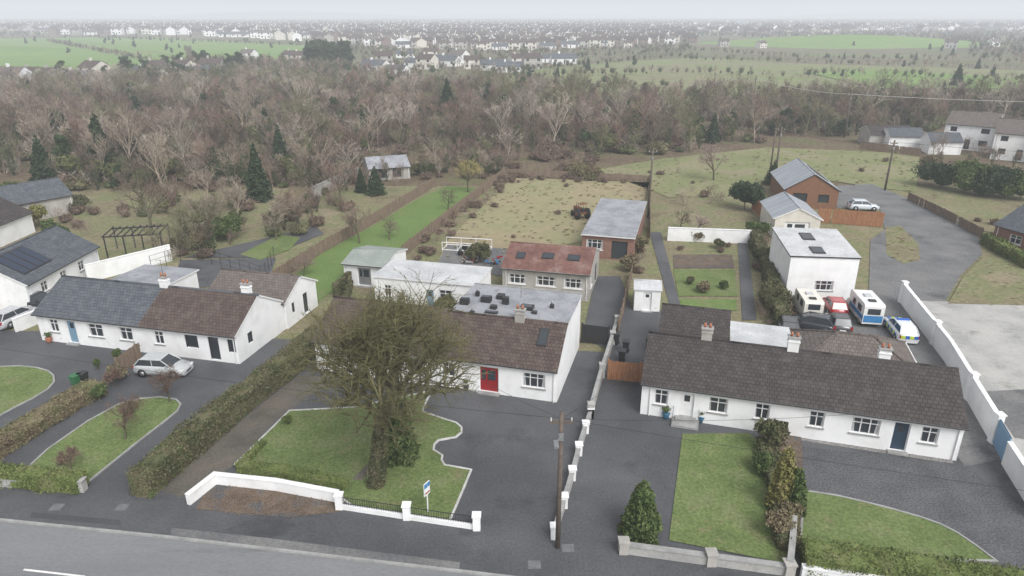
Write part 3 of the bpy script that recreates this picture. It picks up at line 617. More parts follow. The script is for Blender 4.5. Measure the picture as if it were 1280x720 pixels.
def gridfill(px,step,smin,smax,skip=.0,nv=8):
    poly=[XY(*p) for p in px]; x0=min(p[0] for p in poly);x1=max(p[0] for p in poly);y0=min(p[1] for p in poly);y1=max(p[1] for p in poly); out=[]; y=y0
    while y<y1:
        x=max(x0,-y*.82-20)
        while x<min(x1,y*.82+20):
            xx=x+random.uniform(-.2,.2)*step; yy=y+random.uniform(-.2,.2)*step
            if inpoly(xx,yy,poly) and random.random()>skip: out.append((xx,yy,0,random.uniform(0,6.28),random.uniform(smin,smax),random.randrange(nv)))
            x+=step
        y+=step
    return out
BT=[bare_mb(100+i,h=8,ivy=(420 if i in(2,5) else 0),nb=(8,6,5,4),maxl=3,tw=.027,r=.13,trunk=.6,up=.5,sp=.62) for i in range(6)]
WB=M['wb1'].name
WV=[b.mesh('wood_tree') for b in BT]
BS=[]
for i in range(4):
    mb=MB(); rng=random.Random(i)
    for k in range(5):
        a=rng.uniform(0,6.28); d=Vector((math.cos(a)*.6,math.sin(a)*.6,1)).normalized(); grow(mb,Vector((math.cos(a)*.3,math.sin(a)*.3,0)),d,1.7,.035,1,2,rng,('wbark','wbark'),(7,6,4),.025,.2,.8)
    if i%2: 
        for q in range(3): blob(mb,rng.uniform(-1,1),rng.uniform(-1,1),.5,.9,130,.14,'wshrub')
    BS.append(mb)
WS=[b.mesh('scrub_bush') for b in BS]
PV=[]
IVN=M['iv0'].name; BRN=M['br0'].name
for i in range(10):
    rng=random.Random(900+i); mb=MB(); bias=rng.choice([0,1,2,3,4,5,7])
    for k in range(9):
        a=k*2.4+rng.uniform(-.3,.3); q=6.4*math.sqrt((k+.5)/9)
        c=bias if rng.random()<.5 else rng.randrange(8)
        s=rng.uniform(.5,1.08) if rng.random()>.1 else 1.35
        mb.add(BT[rng.randrange(6)],q*math.cos(a),q*math.sin(a),rng.uniform(0,6.28),s,{WB:M['wb%d'%c],IVN:M['iv%d'%rng.randrange(3)]})
    for k in range(9):
        a=rng.uniform(0,6.28); q=7*math.sqrt(rng.random()); mb.add(BS[rng.randrange(4)],q*math.cos(a),q*math.sin(a),rng.uniform(0,6.28),rng.uniform(.8,1.7),{WB:M['wb%d'%rng.randrange(8)],BRN:M['br%d'%rng.randrange(4)]})
    if i in(1,4,7,9):
        for k in range(3): blob(mb,rng.uniform(-5,5),rng.uniform(-5,5),rng.uniform(1.2,3.2),rng.uniform(1.2,2.1),420,.17,'iv%d'%rng.randrange(3))
    PV.append(mb.mesh('grove'))
wood=[(-150,226),(40,218),(100,226),(230,252),(330,242),(415,218),(440,205),(540,190),(640,196),(750,194),(830,187),(960,175),(1060,170),(1190,158),(1400,150),(1400,126),(1000,131),(850,133),(760,126),(640,118),(540,120),(400,114),(150,112),(-150,116)]
pts=gridfill(wood,11.0,.8,1.15,skip=.05,nv=10)
scatter('woodland',pts,PV)
g1=[(130,250),(215,300),(230,318),(330,312),(400,280),(450,240),(415,222),(330,250)]
scatter('garden_thicket',gridfill(g1,11,.5,.72,nv=10)+gridfill([(500,200),(640,200),(640,214),(560,228),(520,230)],9,.5,.7,nv=10),PV)
scatter('garden_trees',fill([(400,215),(450,228),(540,226),(540,200),(440,200)],.04,.35,.6)+fill([(1145,188),(1290,165),(1290,215),(1150,225)],.03,.4,.7)+fill([(450,240),(540,240),(560,225),(440,225)],.05,.3,.5),WV)
scatter('brambles',fill([(620,196),(750,192),(745,215),(640,220)],.12,.5,1.2)+fill([(500,322),(560,272),(632,215),(650,222),(560,300),(545,335)],.35,.35,.7)+fill([(640,216),(812,222),(812,230),(640,226)],.25,.3,.6)+fill([(780,300),(808,300),(808,345),(775,345)],.3,.3,.6)+fill([(835,238),(905,238),(935,280),(850,282)],.05,.5,1)
  +fill([(60,260),(110,290),(130,300),(60,300)],.2,.5,.9)+fill([(0,225),(110,235),(200,280),(120,270),(0,255)],.06,.4,.9)+fill([(940,290),(965,300),(985,400),(950,410)],.5,.4,.7)+fill([(640,224),(810,230),(800,262),(735,296),(650,312),(570,306)],.010,.25,.5)+fill([(745,212),(960,184),(1150,192),(1145,240),(960,226),(835,246)],.008,.3,.6)+fill([(1135,240),(1290,262),(1290,300),(1225,288),(1180,262)],.03,.3,.6)+fill([(845,290),(920,290),(920,316),(845,316)],.1,.2,.4),WS)
DV=[]
for i in range(8):
    mb=bare_mb(300+i,h=8,nb=(8,6,4),maxl=2,tw=.07,r=.16,trunk=.6,up=.5,sp=.62); d=MB(); d.add(mb,0,0,0,1,{WB:M['wb%d'%i]})
    if i in(2,4,6): blob(d,0,0,3.2,1.8,170,.3,'iv%d'%(i//2-1),sq=1.2)
    DV.append(d.mesh('distant_tree'))
def belt(px,step,smin,smax,jit=3):
    out=[]
    for p,a in along([XY(*q) for q in px],step): out.append((p.x+random.uniform(-jit,jit),p.y+random.uniform(-jit,jit),0,random.uniform(0,6.28),random.uniform(smin,smax)))
    return out
hp=[]
for px in ([(0,92),(150,95),(240,80),(235,62)],[(60,52),(180,76),(260,78),(400,78)],[(540,118),(640,92),(760,80),(870,70)],[(860,76),(1010,80),(1280,88)],[(700,104),(860,112),(1000,115),(1280,108)],[(1000,95),(1150,97),(1290,104)],[(640,100),(700,108),(860,128)],
           [(0,47),(120,47),(420,60)],[(850,62),(1000,74),(1200,76)],[(1190,50),(1290,60)],[(640,76),(860,66)],[(380,84),(520,98),(600,112)],[(560,104),(700,96),(860,92),(1010,98)],[(400,58),(480,64),(640,68),(860,60)]):
    hp+=belt(px,2.0,.25,.7,2)
hp+=fill([(-60,112),(140,105),(250,80),(420,82),(540,118),(400,112),(150,110)],.03,.5,1.1)
hp+=fill([(400,60),(640,66),(640,92),(540,112),(430,84),(380,78)],.010,.4,.9)
hp+=fill([(1210,76),(1290,84),(1290,60),(1210,46)],.012,.4,.9)+fill([(640,66),(860,58),(860,66),(640,76)],.012,.4,.9)
TOWN=[(60,44),(200,43),(400,52),(480,60),(640,64),(720,60),(860,54),(860,24),(60,24)]
hp+=fill(TOWN,.0014,.5,.9)
hp+=fill([(860,46),(1290,58),(1290,34),(860,34)],.007,.6,1.1)
hp+=fill([(-60,46),(60,46),(60,34),(-60,34)],.006,.6,1.1)
hp+=fill([(-60,30),(1290,30),(1290,25),(-60,25)],.0010,1.2,2.2)
scatter('distant_trees',hp,DV)
EV=[]
for i in range(4):
    mb=MB(); rng=random.Random(i+50)
    for k in range(9): a=rng.uniform(0,6.28); q=rng.uniform(.2,1.7); blob(mb,q*math.cos(a),q*math.sin(a),1.4+k*.62,1.5-k*.09,170,.26,'wever' if i<3 else 'ever')
    mb.tube((0,0,0),(0,0,3),.25,.2,6,'bark'); EV.append(mb.mesh('evergreen'))
for i in range(2): EV.append(conifer_mb(8,1.9,'ever',n=1300,size=.24).mesh('evergreen'))
ep=fill([(-60,112),(540,118),(860,125),(1290,120),(1290,40),(-60,40)],.0002,.5,.9)+fill(wood,.0030,.5,1.05)+fill([(385,88),(435,88),(435,78),(385,78)],.03,1.3,1.9)+fill([(60,108),(260,104),(330,84),(240,82)],.006,.7,1.4)+fill([(20,225),(160,228),(200,180),(20,180)],.006,.6,1.2)+fill([(540,160),(660,160),(660,135),(540,135)],.005,.7,1.2)
scatter('distant_evergreens',ep,EV)
# town
TV=[]
for i,(wm,rm,two) in enumerate((('white','rgrey',1),('cream','rbrown',1),('tbrick','rdark',1),('white','rslate',0),('greyr','rbrown',1))):
    mb=MB(); W_,D_=(9 if two else 13),8; e_=5.0 if two else 2.7; r_=e_+2.3
    mb.box(0,W_,0,D_,-.2,e_,wm)
    for y0,y1 in((-.3,D_/2),(D_+.3,D_/2)): mb.poly([(-.2,y0,e_-.15),(W_+.2,y0,e_-.15),(W_+.2,y1,r_),(-.2,y1,r_)],rm,uv=[(0,0),(W_,0),(W_,4),(0,4)])
    for X in(0,W_): mb.poly([(X,0,e_),(X,D_,e_),(X,D_/2,r_-.1)],wm)
    for zz in ((1,3.5) if two else (1,)):
        for x in (1.2,W_-2.4): mb.box(x,x+1.3,-.04,.0,zz,zz+1.2,'glass'); 
    mb.box(W_/2-.4,W_/2+.4,-.05,0,0,2,'dark'); mb.box(W_*.3,W_*.3+.8,D_/2-.4,D_/2+.4,r_-.5,r_+.9,wm)
    TV.append(mb.mesh('town_house'))
tp=[]
def rows(px,sx,sy,prob,ang0):
    poly=[XY(*p) for p in px]; x0=min(p[0] for p in poly);x1=max(p[0] for p in poly);y0=min(p[1] for p in poly);y1=max(p[1] for p in poly)
    y=y0
    while y<y1:
        big=1.05+.6*min(1,max(0,(y-650)/650)); st=sx*big
        x=max(x0,-y*.82)+random.uniform(0,st); va=random.randrange(5)
        while x<min(x1,y*.82):
            a=ang0+.35*math.sin(x*.006+y*.004)
            yy=y+22*math.sin(x*.01)
            if random.random()<.08: va=random.choice((0,1,1,2,3,4,4))
            if random.random()<prob and inpoly(x,yy,poly) and abs(x)<yy*.8: tp.append((x,yy,0,a+random.choice((0,0,0,1.57)),random.uniform(.92,1.12)*big,va if random.random()<.75 else random.randrange(5)))
            x+=st
        y+=sy*big
rows(TOWN,12.5,24,.88,-.1)
rows([(860,46),(860,26),(1290,26),(1290,40)],18,45,.65,.1)
rows([(-60,44),(60,42),(60,28),(-60,28)],14,40,.7,.1)
for (u,v) in((365,80),(352,78),(378,82),(20,108),(45,108),(-5,112),(180,98),(215,96),(100,100),(450,88),(505,84),(520,86),(600,88),(620,90),(655,86),(740,58),(780,60),(1180,60),(950,60),(690,80),(580,86),(470,82),(540,82),(230,98),(160,100),(70,106),(250,95),(480,92),(560,80),(640,84),(670,78),(900,58),(1010,56),(1240,58),(495,72),(530,74),(300,76)): 
    x,y=XY(u,v); tp.append((x,y,0,random.uniform(-.5,.4),random.uniform(.8,1.15),random.choice((0,3,3,1,4))))
scatter('town',tp,TV)
def btree(u,v,h,seed,mats=('bark','wbark'),**k):
    kw=dict(nb=(8,6,5,4),maxl=3,tw=.02,r=h*.017,trunk=.5,up=.35,sp=.7); kw.update(k)
    place(bare_mesh('bare_tree',seed,h=h,mats=mats,**kw),'bare_tree',u,v)
HM=bare_mb(5,h=13.4,mats=('bark','twig'),nb=(14,10,8,6,5),maxl=4,tw=.014,r=.44,trunk=.58,up=.40,sp=.74,lo=.38)
n=3600; z=rs.rand(n)*5.6; a=rs.rand(n)*6.283; rr=(.46-.04*z)*(.9+.5*rs.rand(n)); HM.leaves(np.stack([np.cos(a)*rr,np.sin(a)*rr,z],1),.07,'hedge')
ht=place(HM,'mature_bare_tree',470,606,rot=1.0)
ht.matrix_world=Matrix.Translation((*XY(470,606),0))@Matrix.Rotation(math.radians(8),4,'Y')@Matrix.Rotation(1.0,4,'Z')
for i,a in enumerate([(190,292,10,('bark','wbark')),(157,549,4.3,('bark','redtwig')),(212,503,3.9,('bark','redtwig')),(90,588,2.4,('redtwig','redtwig')),(142,482,2.4,('redtwig','redtwig')),
   (378,290,7,('bark','wbark')),(450,304,6,('bark','wbark')),(487,300,4.5,('bark','wbark')),(345,300,6,('bark','wb3')),(585,240,6.5,('bark','yeltwig')),(870,296,5,('bark','pinktwig')),(892,225,8,('bark','pinktwig')),
   (605,366,4.5,('bark','wbark')),(560,262,5,('bark','wb2')),(250,290,6,('bark','wb3')),(425,250,7,('bark','wbark')),(380,345,3.5,('bark','wbark')),(15,285,5,('bark','wbark')),(110,122,12,('bark','wbark')),(895,130,10,('bark','wbark')),(850,285,4,('bark','redtwig')),(970,340,3.5,('bark','wbark')),(965,395,4,('bark','hedge'))]):
    sm=a[2]<5.5
    btree(a[0],a[1],a[2],40+i,mats=a[3],sp=.8 if sm else .7,trunk=.46 if sm else .55,nb=(12,9,7,5) if a[1]>450 else ((10,8,6,5) if a[1]>200 else (8,6,5,4)),tw=.013 if sm else .02,r=a[2]*.021,lo=.42 if a[1]>450 else .3)
def con(u,v,h,R,mat='ever',n=2600,name='conifer_tree',**k): place(conifer_mb(h,R,mat,n=n,size=max(.1,h*.025),**k),name,u,v)
con(60,236,8.6,2.4); con(325,250,8.6,1.9); con(133,222,11,3); con(470,243,4.6,1.6); con(452,240,4,1)
con(800,668,3.5,1.05,'gever',6500,pw=.6); con(974,636,4.2,.75,'gold',4000,pw=.5); con(990,640,3.0,.7,'gever',2500,pw=.5); con(503,574,4.4,1.0,'gever',4200,pw=.45); con(965,230,4,1.5); con(560,150,11,3); con(1195,108,9,2.6)
for i,(u,v,R,h,mt) in enumerate([(283,300,2.0,3.0,'gever'),(50,282,1.8,3,'gold'),(70,300,1.6,2.4,'gever'),(965,562,1.2,2.4,'hedge'),(950,590,.8,1.2,'gever'),(972,668,.9,1.6,'hedgeb'),(985,650,.7,1.3,'hedgeb'),(1175,235,4,4.2,'ever'),(1205,240,4.5,4.6,'gever'),(1240,246,4.3,4.2,'ever'),(1275,250,4,3.8,'gever'),
    (930,262,2.6,4.8,'ever'),(147,476,.8,1.5,'hedgeb'),(125,500,.6,1.2,'gever'),(148,452,.4,1.2,'gever'),(123,462,.3,1.2,'gever'),(361,530,.35,.7,'hedgeg'),(970,385,1.6,2.6,'hedge'),(975,350,1.5,2.2,'hedgeb'),(957,330,1.5,2,'hedge'),(880,365,.8,.9,'hedgeb'),(560,395,1.2,2.2,'hedge'),(795,318,1.3,2.4,'hedgeb'),(785,338,1.2,2.0,'hedgeb'),(945,300,1.5,2.4,'gever'),(600,328,1.4,2.4,'hedge'),(250,310,1.6,1.6,'hedgeb'),(225,312,1.4,1.5,'hedge'),(1050,170,3,3.5,'ever'),(1160,210,2,2,'hedgeb'),(720,222,2.4,2,'hedgeb'),(740,224,2,1.6,'hedgeb'),(862,355,.5,.7,'hedge'),(905,360,.6,.8,'gever'),(870,300,1,1.2,'hedgeb'),(900,310,.8,1,'hedge'),(20,250,2,2.2,'gever'),(100,262,1.8,2,'hedge')]):
    place(shrub_mb(R,h,mt,seed=i,n=int(260+300*min(R,2)),size=.07+.03*min(R,3)),'garden_shrub',u,v)
def hedge(name,px,w,h,mat,dens=90,size=.09,z=0):
    pts=[XY(*p) for p in px]; mb=MB(); wallline(mb,pts,w*.8,z,h*.92,mat); L,R=offs(pts,w)
    for i in range(len(pts)-1):
        a0,a1,b0,b1=[np.array(q) for q in(L[i],L[i+1],R[i],R[i+1])]; ln=np.linalg.norm(a1-a0)
        def lump(x,y): return .12*np.sin(x*1.7+y)+.09*np.sin(y*3.1-x*2)+.05*np.sin(x*7.3)
        n=int(ln*w*dens*1.3); t=rs.rand(n,1);s=rs.rand(n,1); q=(a0*(1-t)+a1*t)*(1-s)+(b0*(1-t)+b1*t)*s
        c=np.column_stack([q,z+h*(.96+.5*lump(q[:,0],q[:,1]))+rs.normal(size=n)*.06]); mb.leaves(c,size,mat)
        for (e0,e1,o0,o1) in((a0,a1,b0,b1),(b0,b1,a0,a1)):
            n=int(ln*h*dens); t=rs.rand(n,1); zz=rs.rand(n)*h; q=e0*(1-t)+e1*t; inn=((o0+o1)/2-(e0+e1)/2); inn/=np.linalg.norm(inn)
            q=q-inn*(rs.normal(size=(n,1))*.05+lump(q[:,0]*1.3,zz*2)[:,None]*.8-.04); mb.leaves(np.column_stack([q,z+zz]),size,mat)
    for (l,r_) in((L[0],R[0]),(L[-1],R[-1])):
        n=int(w*h*dens); t=rs.rand(n,1); q=np.array(l)*(1-t)+np.array(r_)*t; mb.leaves(np.column_stack([q+rs.normal(size=(n,2))*.06,z+rs.rand(n)*h]),size,mat)
    return mb.obj(name)
hedge('boundary_hedge',[(178,622),(250,556),(320,500),(372,458),(400,430)],1.5,1.75,'hedge',dens=130,size=.075)
hedge('garden_hedge',[(-40,592),(30,546),(80,515),(125,490)],1.7,1.0,'hedgeb',dens=120,size=.075)
hedge('box_hedge',[(-40,598),(104,612)],1.1,1.0,'hedgeg',dens=120,size=.075)
hedge('low_hedge',[(302,588),(360,596),(432,612)],.8,.6,'hedgeg',dens=130,size=.065)
hedge('low_hedge',[(298,588),(330,556)],.4,.4,'hedgeg')
hedge('box_hedge',[(1003,708),(1100,722),(1300,752)],1.8,1.2,'hedgeg',dens=140,size=.065)
hedge('garden_hedge',[(940,300),(960,345),(975,410)],1.2,1.6,'hedge')
hedge('garden_hedge',[(1232,304),(1290,338)],1.4,1.3,'hedgeg')
hedge('garden_hedge',[(420,372),(440,352),(425,430)],.6,1.4,'hedge')
hedge('garden_hedge',[(955,560),(975,620),(985,690)],1.2,.8,'hedge')
TU=[]
for i in range(3):
    mb=MB(); n=60; a=rs.rand(n)*6.28; r=rs.rand(n)*.35; l=.12+.16*rs.rand(n); b=np.stack([np.cos(a)*r,np.sin(a)*r,np.zeros(n)],1); e=b+np.stack([np.cos(a)*l*.5,np.sin(a)*l*.5,l],1); w=np.stack([-np.sin(a),np.cos(a),np.zeros(n)],1)*.02
    mb.npfaces(np.stack([b-w,b+w,e],1).reshape(-1,3),3,'pale'); TU.append(mb.mesh('tussock'))
scatter('grass_tussocks',fill([(548,325),(560,300),(640,222),(812,228),(800,265),(735,300),(650,318)],.35,.5,1.0)+fill([(745,212),(960,184),(1150,192),(1145,240),(960,226),(835,246)],.12,.5,1.2)+fill([(1107,285),(1125,282),(1148,305),(1150,325),(1130,330),(1108,318)],.8,.5,1)+fill([(1230,320),(1300,345),(1300,385),(1185,380),(1205,345)],.4,.5,1),TU)
mb=MB()
for px,dn in (([(262,606),(300,604),(420,624),(425,640),(360,650),(300,645),(240,640)],22),([(200,612),(370,472),(415,472),(340,530),(290,583),(240,625)],2.5),([(236,634),(424,650),(600,672),(590,690),(230,660)],1.2),([(293,582),(362,514),(440,510),(540,489),(575,540),(555,582),(589,588),(562,650),(425,622)],1.6),([(940,525),(1000,530),(1005,612),(1000,690),(985,700),(958,560)],10),([(590,500),(735,520),(690,690),(600,690)],.5)):
    pts=fill(px,dn,1,1); mb.leaves(np.array([(p[0],p[1],.075) for p in pts]),.045,'leaf',flat=True)
mb.obj('fallen_leaves')
# ------------------------------------------------------------------ walls and fences
wall('front_boundary_wall',[(236,631),(270,604),(345,612),(424,627)],.25,.65,'white')
wall('low_garden_wall',[(-40,605),(103,613)],.25,.5,'conc',posts=14,pmat='conc')
def railing(name,px,h):
    pts=[XY(*p) for p in px]; mb=MB(); wallline(mb,pts,.22,-.05,.28,'white'); o=mb.obj(name); mb=MB()
    for p,a in along(pts,.14): mb.tube((p.x,p.y,.28),(p.x,p.y,h),.014,.014,4,'dark')
    wallline(mb,pts,.03,h-.03,h,'dark'); wallline(mb,pts,.03,.36,.39,'dark'); mb.obj('rails',parent=o); mb=MB()
    for p in pts:
        x,y=p; mb.box(x-.2,x+.2,y-.2,y+.2,-.05,.9,'white'); mb.box(x-.25,x+.25,y-.25,y+.25,.9,.98,'white')
    mb.obj('pillars',parent=o)
railing('front_railing',[(425,635),(509,648),(596,661)],.8)
wall('driveway_wall',[(693,672),(704,636),(715,600),(726,558),(738,522)],.2,.55,'conc',posts=2.6,pmat='white')
wall('driveway_wall',[(738,522),(750,478),(762,440),(771,410)],.2,.9,'greyr',posts=6.0,pmat='conc')
wall('front_stone_wall',[(779,690),(830,697),(985,718)],.28,.5,'conc',posts=4.4,pmat='greyr')
wall('front_stone_wall',[(1000,722),(1100,735),(1300,762)],.28,.7,'white')
wall('gate_wall',[(985,718),(988,690),(990,660)],.24,.8,'greyr')
wall('yard_boundary_wall',[(1126,378),(1182,452),(1240,553)],.24,1.9,'white',posts=9.5)
wall('yard_boundary_wall',[(1254,580),(1300,655)],.24,1.6,'white')
wall('garden_wall',[(834,300),(937,304)],.22,1.6,'white')
wall('garden_wall',[(110,352),(165,338),(215,325)],.22,1.8,'white'); wall('garden_wall',[(20,415),(52,402)],.2,1.2,'white')
wall('garden_wall',[(390,250),(425,232),(450,222)],.22,1.8,'greyr')
mb=MB(); a=XY(1240,553);b=XY(1254,580); wallline(mb,[a,b],.06,.1,1.9,'blue'); wallline(mb,[a,b],.1,1.8,1.9,'blue'); wallline(mb,[a,b],.1,.1,.25,'blue'); g=mb.obj('blue_gate')
def gate(name,px,h,mat):
    mb=MB(); pts=[XY(*p) for p in px]; wallline(mb,pts,.05,.08,h,mat); wallline(mb,pts,.09,h-.12,h,mat); wallline(mb,pts,.09,.08,.2,mat)
    for p in pts: mb.box(p[0]-.08,p[0]+.08,p[1]-.08,p[1]+.08,0,h+.15,mat)
    mb.obj(name)
fence('timber_gate',[(760,474),(803,478)],1.6,'fenceo')
gate('metal_gate',[(727,428),(760,432)],1.7,'dark')
fence('timber_fence',[(1022,278),(1103,284)],2.0,'fenceo'); fence('timber_fence',[(940,262),(960,280)],1.8,'fenceo'); 
fence('post_fence',[(1135,250),(1180,272),(1228,298)],1.2); fence('timber_fence',[(332,362),(400,318),(470,278),(545,232)],1.5,'fence')
fence('timber_fence',[(503,322),(575,264),(632,219)],1.5,'fence'); fence('timber_fence',[(632,219),(812,228)],1.2,'fence')
fence('timber_fence',[(812,228),(812,300)],1.3,'fence'); fence('timber_fence',[(772,420),(790,345)],1.5,'fence')
fence('timber_fence',[(148,470),(178,448)],1.5,'fence'); fence('timber_fence',[(1075,186),(1150,196)],1.6,'fence')
mb=MB(); pts=[XY(*p) for p in((190,338),(240,322),(330,352),(345,322))]
for p,a in along(pts,1.8): mb.tube((p.x,p.y,0),(p.x,p.y,1.7),.03,.03,5,'dark')
for z in(.5,1.1,1.65): wallline(mb,pts,.02,z,z+.03,'dark')
mb.obj('wire_fence')
# ------------------------------------------------------------------ poles, wires
def pole(u,v,h,arm=True,name='utility_pole',r=.14):
    x,y=XY(u,v); e=empty(name,Matrix.Translation((x,y,0))); mb=MB(); mb.tube((0,0,0),(0,0,h),r,r*.75,10,'pole',cap=True); mb.obj('shaft',parent=e)
    if arm:
        mb=MB(); mb.box(-.55,.55,-.05,.05,h-.6,h-.48,'pole')
        for q in(-.5,0,.5): mb.tube((q,0,h-.48),(q,0,h-.3),.035,.03,6,'frame')
        mb.box(-.12,.12,-.2,-.1,h-1.5,h-1.1,'steel'); mb.obj('crossarm',parent=e)
    return Vector((x,y,h))
p1=pole(697,684,8.2); p2=pole(810,272,9.6,r=.16); p3=pole(968,226,9.0,r=.17); p4=pole(1106,238,8.0,r=.17); p5=pole(963,212,7.5,False,r=.16); p6=pole(890,133,10,r=.2); p7=pole(1055,172,10,r=.2); p8=pole(940,140,10,r=.2)
mb=MB(); mb.tube((p1.x,p1.y-.1,6.9),(p1.x-.3,p1.y-1.0,7.2),.03,.03,6,'steel'); mb.box(p1.x-.42,p1.x-.2,p1.y-1.5,p1.y-.95,7.15,7.27,'steel'); mb.obj('street_lamp')
def wire(a,b,sag,r=.012,name='overhead_wire',mat='dark'):
    mb=MB(); n=16; pr=None
    for i in range(n+1):
        t=i/n; p=a.lerp(b,t)-Vector((0,0,sag*4*t*(1-t)));
        if pr is not None: mb.tube(pr,p,r,r,3,mat)
        pr=p
    mb.obj(name)
zz=Vector((0,0,-.35))
wire(p1+zz,Vector((-60,47,7.5)),1.0); wire(p1+zz,Vector((60,16,7.5)),.8); wire(p1+zz,Vector((*XY(880,470),3.6))+Vector((0,3.5,0)),.5); wire(p1+zz,Vector((-6,46.5,3)),.4); wire(p1+zz,Vector((27,38,3.1)),.5)
wire(p3+zz,p4+zz,.8,.025); wire(p2+zz,p3+zz,1,.025); wire(p4+zz,Vector((150,100,7)),1.5,.025)
far=Vector((p7.x+95,p7.y-12,10))
for dz in (0,): wire(p8+zz+Vector((0,0,dz)),p7+zz+Vector((0,0,dz)),.9,.045,mat='frame'); wire(p7+zz+Vector((0,0,dz)),far+zz+Vector((0,0,dz)),1.2,.045,mat='frame')
# ------------------------------------------------------------------ vehicles
def cyl(mb,x,y,z,r,w,mat,n=18):
    mb.tube((x,y-w/2,z),(x,y+w/2,z),r,r,n,mat,cap=True)
def car(name,px,ang,col,L=4.2,Wd=1.76,Hc=1.46,z=0,hatch=True,bat=False):
    x,y=XY(*px); e=empty(name,Matrix.Translation((x,y,z))@Matrix.Rotation(math.radians(ang),4,'Z')); pm=plain(name+'_paint',col,rough=.25,spec=.5,coat=.6)
    mb=MB(); st=[(-.5,.60,.84),(-.485,.86,.93),(-.4,.93,.98),(-.15,.94,1),(.1,.93,1),(.24,.9,.99),(.40,.78,.95),(.475,.68,.88),(.5,.5,.80)]
    rings=[]
    for (fx,zt,wf) in st:
        w=Wd/2*wf; rings.append([(fx*L,-w*.92,.2),(fx*L,-w,.42),(fx*L,-w*.985,zt-.12),(fx*L,-w*.86,zt),(fx*L,0,zt+.03),(fx*L,w*.86,zt),(fx*L,w*.985,zt-.12),(fx*L,w,.42),(fx*L,w*.92,.2)])
    vs=[p for r in rings for p in r]; fs=[]; n=9
    for i in range(len(rings)-1):
        for j in range(n-1): fs.append((i*n+j,i*n+j+1,(i+1)*n+j+1,(i+1)*n+j))
        fs.append((i*n+n-1,i*n,(i+1)*n,(i+1)*n+n-1))
    mb.faces(vs,fs,pm,smooth=True); mb.poly(rings[0],pm); mb.poly(rings[-1],pm); mb.obj('body',parent=e)
    gb=MB(); b0,b1=(-.47,.26); t0,t1=(-.36,.06) if hatch else (-.22,.06); wb=Wd*.42; wt=Wd*.34; zb=.9
    B=[(b0*L,-wb,zb),(b1*L,-wb,zb),(b1*L,wb,zb),(b0*L,wb,zb)]; T=[(t0*L,-wt,Hc-.06),(t1*L,-wt,Hc-.06),(t1*L,wt,Hc-.06),(t0*L,wt,Hc-.06)]
    for i in range(4): j=(i+1)%4; gb.poly([B[i],B[j],T[j],T[i]],'glass')
    gb.obj('windows',parent=e); rb=MB(); U=[(t0*L+.12,-wt+.1,Hc),(t1*L-.15,-wt+.1,Hc),(t1*L-.15,wt-.1,Hc),(t0*L+.12,wt-.1,Hc)]
    rb.poly(U,pm)
    for i in range(4): j=(i+1)%4; rb.poly([T[i],T[j],U[j],U[i]],pm,smooth=True)
    for i in range(4): rb.tube(B[i],T[i],.05,.04,5,pm)
    for s in(-1,1):
        rb.tube((-.1*L,s*(wb+.005),zb),(-.13*L,s*(wt+.01),Hc-.06),.035,.03,4,pm); rb.tube(T[0 if s<0 else 3],T[1 if s<0 else 2],.04,.04,5,pm)
        rb.box(.17*L,.2*L,s*(Wd/2+.02)-.09,s*(Wd/2+.02)+.09,.92,1.04,pm)
    rb.obj('roof_panel',parent=e); wb_=MB()
    for fx in(-.31,.31):
        for s in(-1,1): cyl(wb_,fx*L,s*(Wd/2-.1),.32,.38,.205,'dark',16); cyl(wb_,fx*L,s*(Wd/2-.09),.31,.31,.22,'rubber',18); cyl(wb_,fx*L,s*(Wd/2-.09),.31,.19,.235,'hub',10)
    wb_.obj('wheels',parent=e); lb=MB(); rl=plain('tail_lamp',(.3,.01,.01),rough=.2)
    for s in(-1,1): lb.box(L*.455,L*.492,s*Wd*.36-.16,s*Wd*.36+.16,.55,.68,'frame'); lb.box(-L*.503,-L*.47,s*Wd*.39-.1,s*Wd*.39+.1,.6,.85,rl)
    lb.box(-L*.506,-L*.49,-.26,.26,.45,.56,'frame'); lb.box(L*.49,L*.503,-.3,.3,.35,.48,'dark'); lb.obj('lamps_and_plates',parent=e)
    if bat:
        bb=MB(); yb=plain('high_vis_yellow',(.50,.60,.06)); bl=plain('livery_blue',(.03,.12,.45))
        for s in(-1,1):
            for k in range(7): bb.box(-L*.36+k*.42,-L*.36+k*.42+.42,s*Wd*.503-.01,s*Wd*.503+.01,.45+.001*k,.72,yb if k%2 else bl)
        bb.box(-.25,0,-.5,.5,Hc,Hc+.12,bl)
        for k in range(4): bb.box(-L*.51,-L*.495,-.7+k*.35,-.7+k*.35+.34,.58,.85,yb if k%2 else bl)
        for k in range(4): bb.box(L*.28,L*.42,-.6+k*.3,-.6+k*.3+.29,.8,.87,bl if k%2 else yb)
        bb.obj('livery_and_lightbar',parent=e)
    return e
car('parked_car',(206,466),-6,(.42,.44,.45),L=4.1)
car('parked_car',(22,402),75,(.40,.41,.43)); car('parked_car',(50,384),-12,(.02,.022,.03))
car('parked_car',(1042,389),80,(.36,.012,.018),L=3.7,Wd=1.7); car('parked_car',(1012,411),150,(.025,.03,.04),L=4); car('parked_car',(1047,410),78,(.06,.06,.065),L=3.4); car('parked_car',(1078,262),-8,(.5,.55,.6),L=4)
car('police_car',(1124,418),80,(.72,.74,.74),L=4.4,bat=True)
car('parked_car',(984,414),75,(.05,.05,.055),L=3.8)
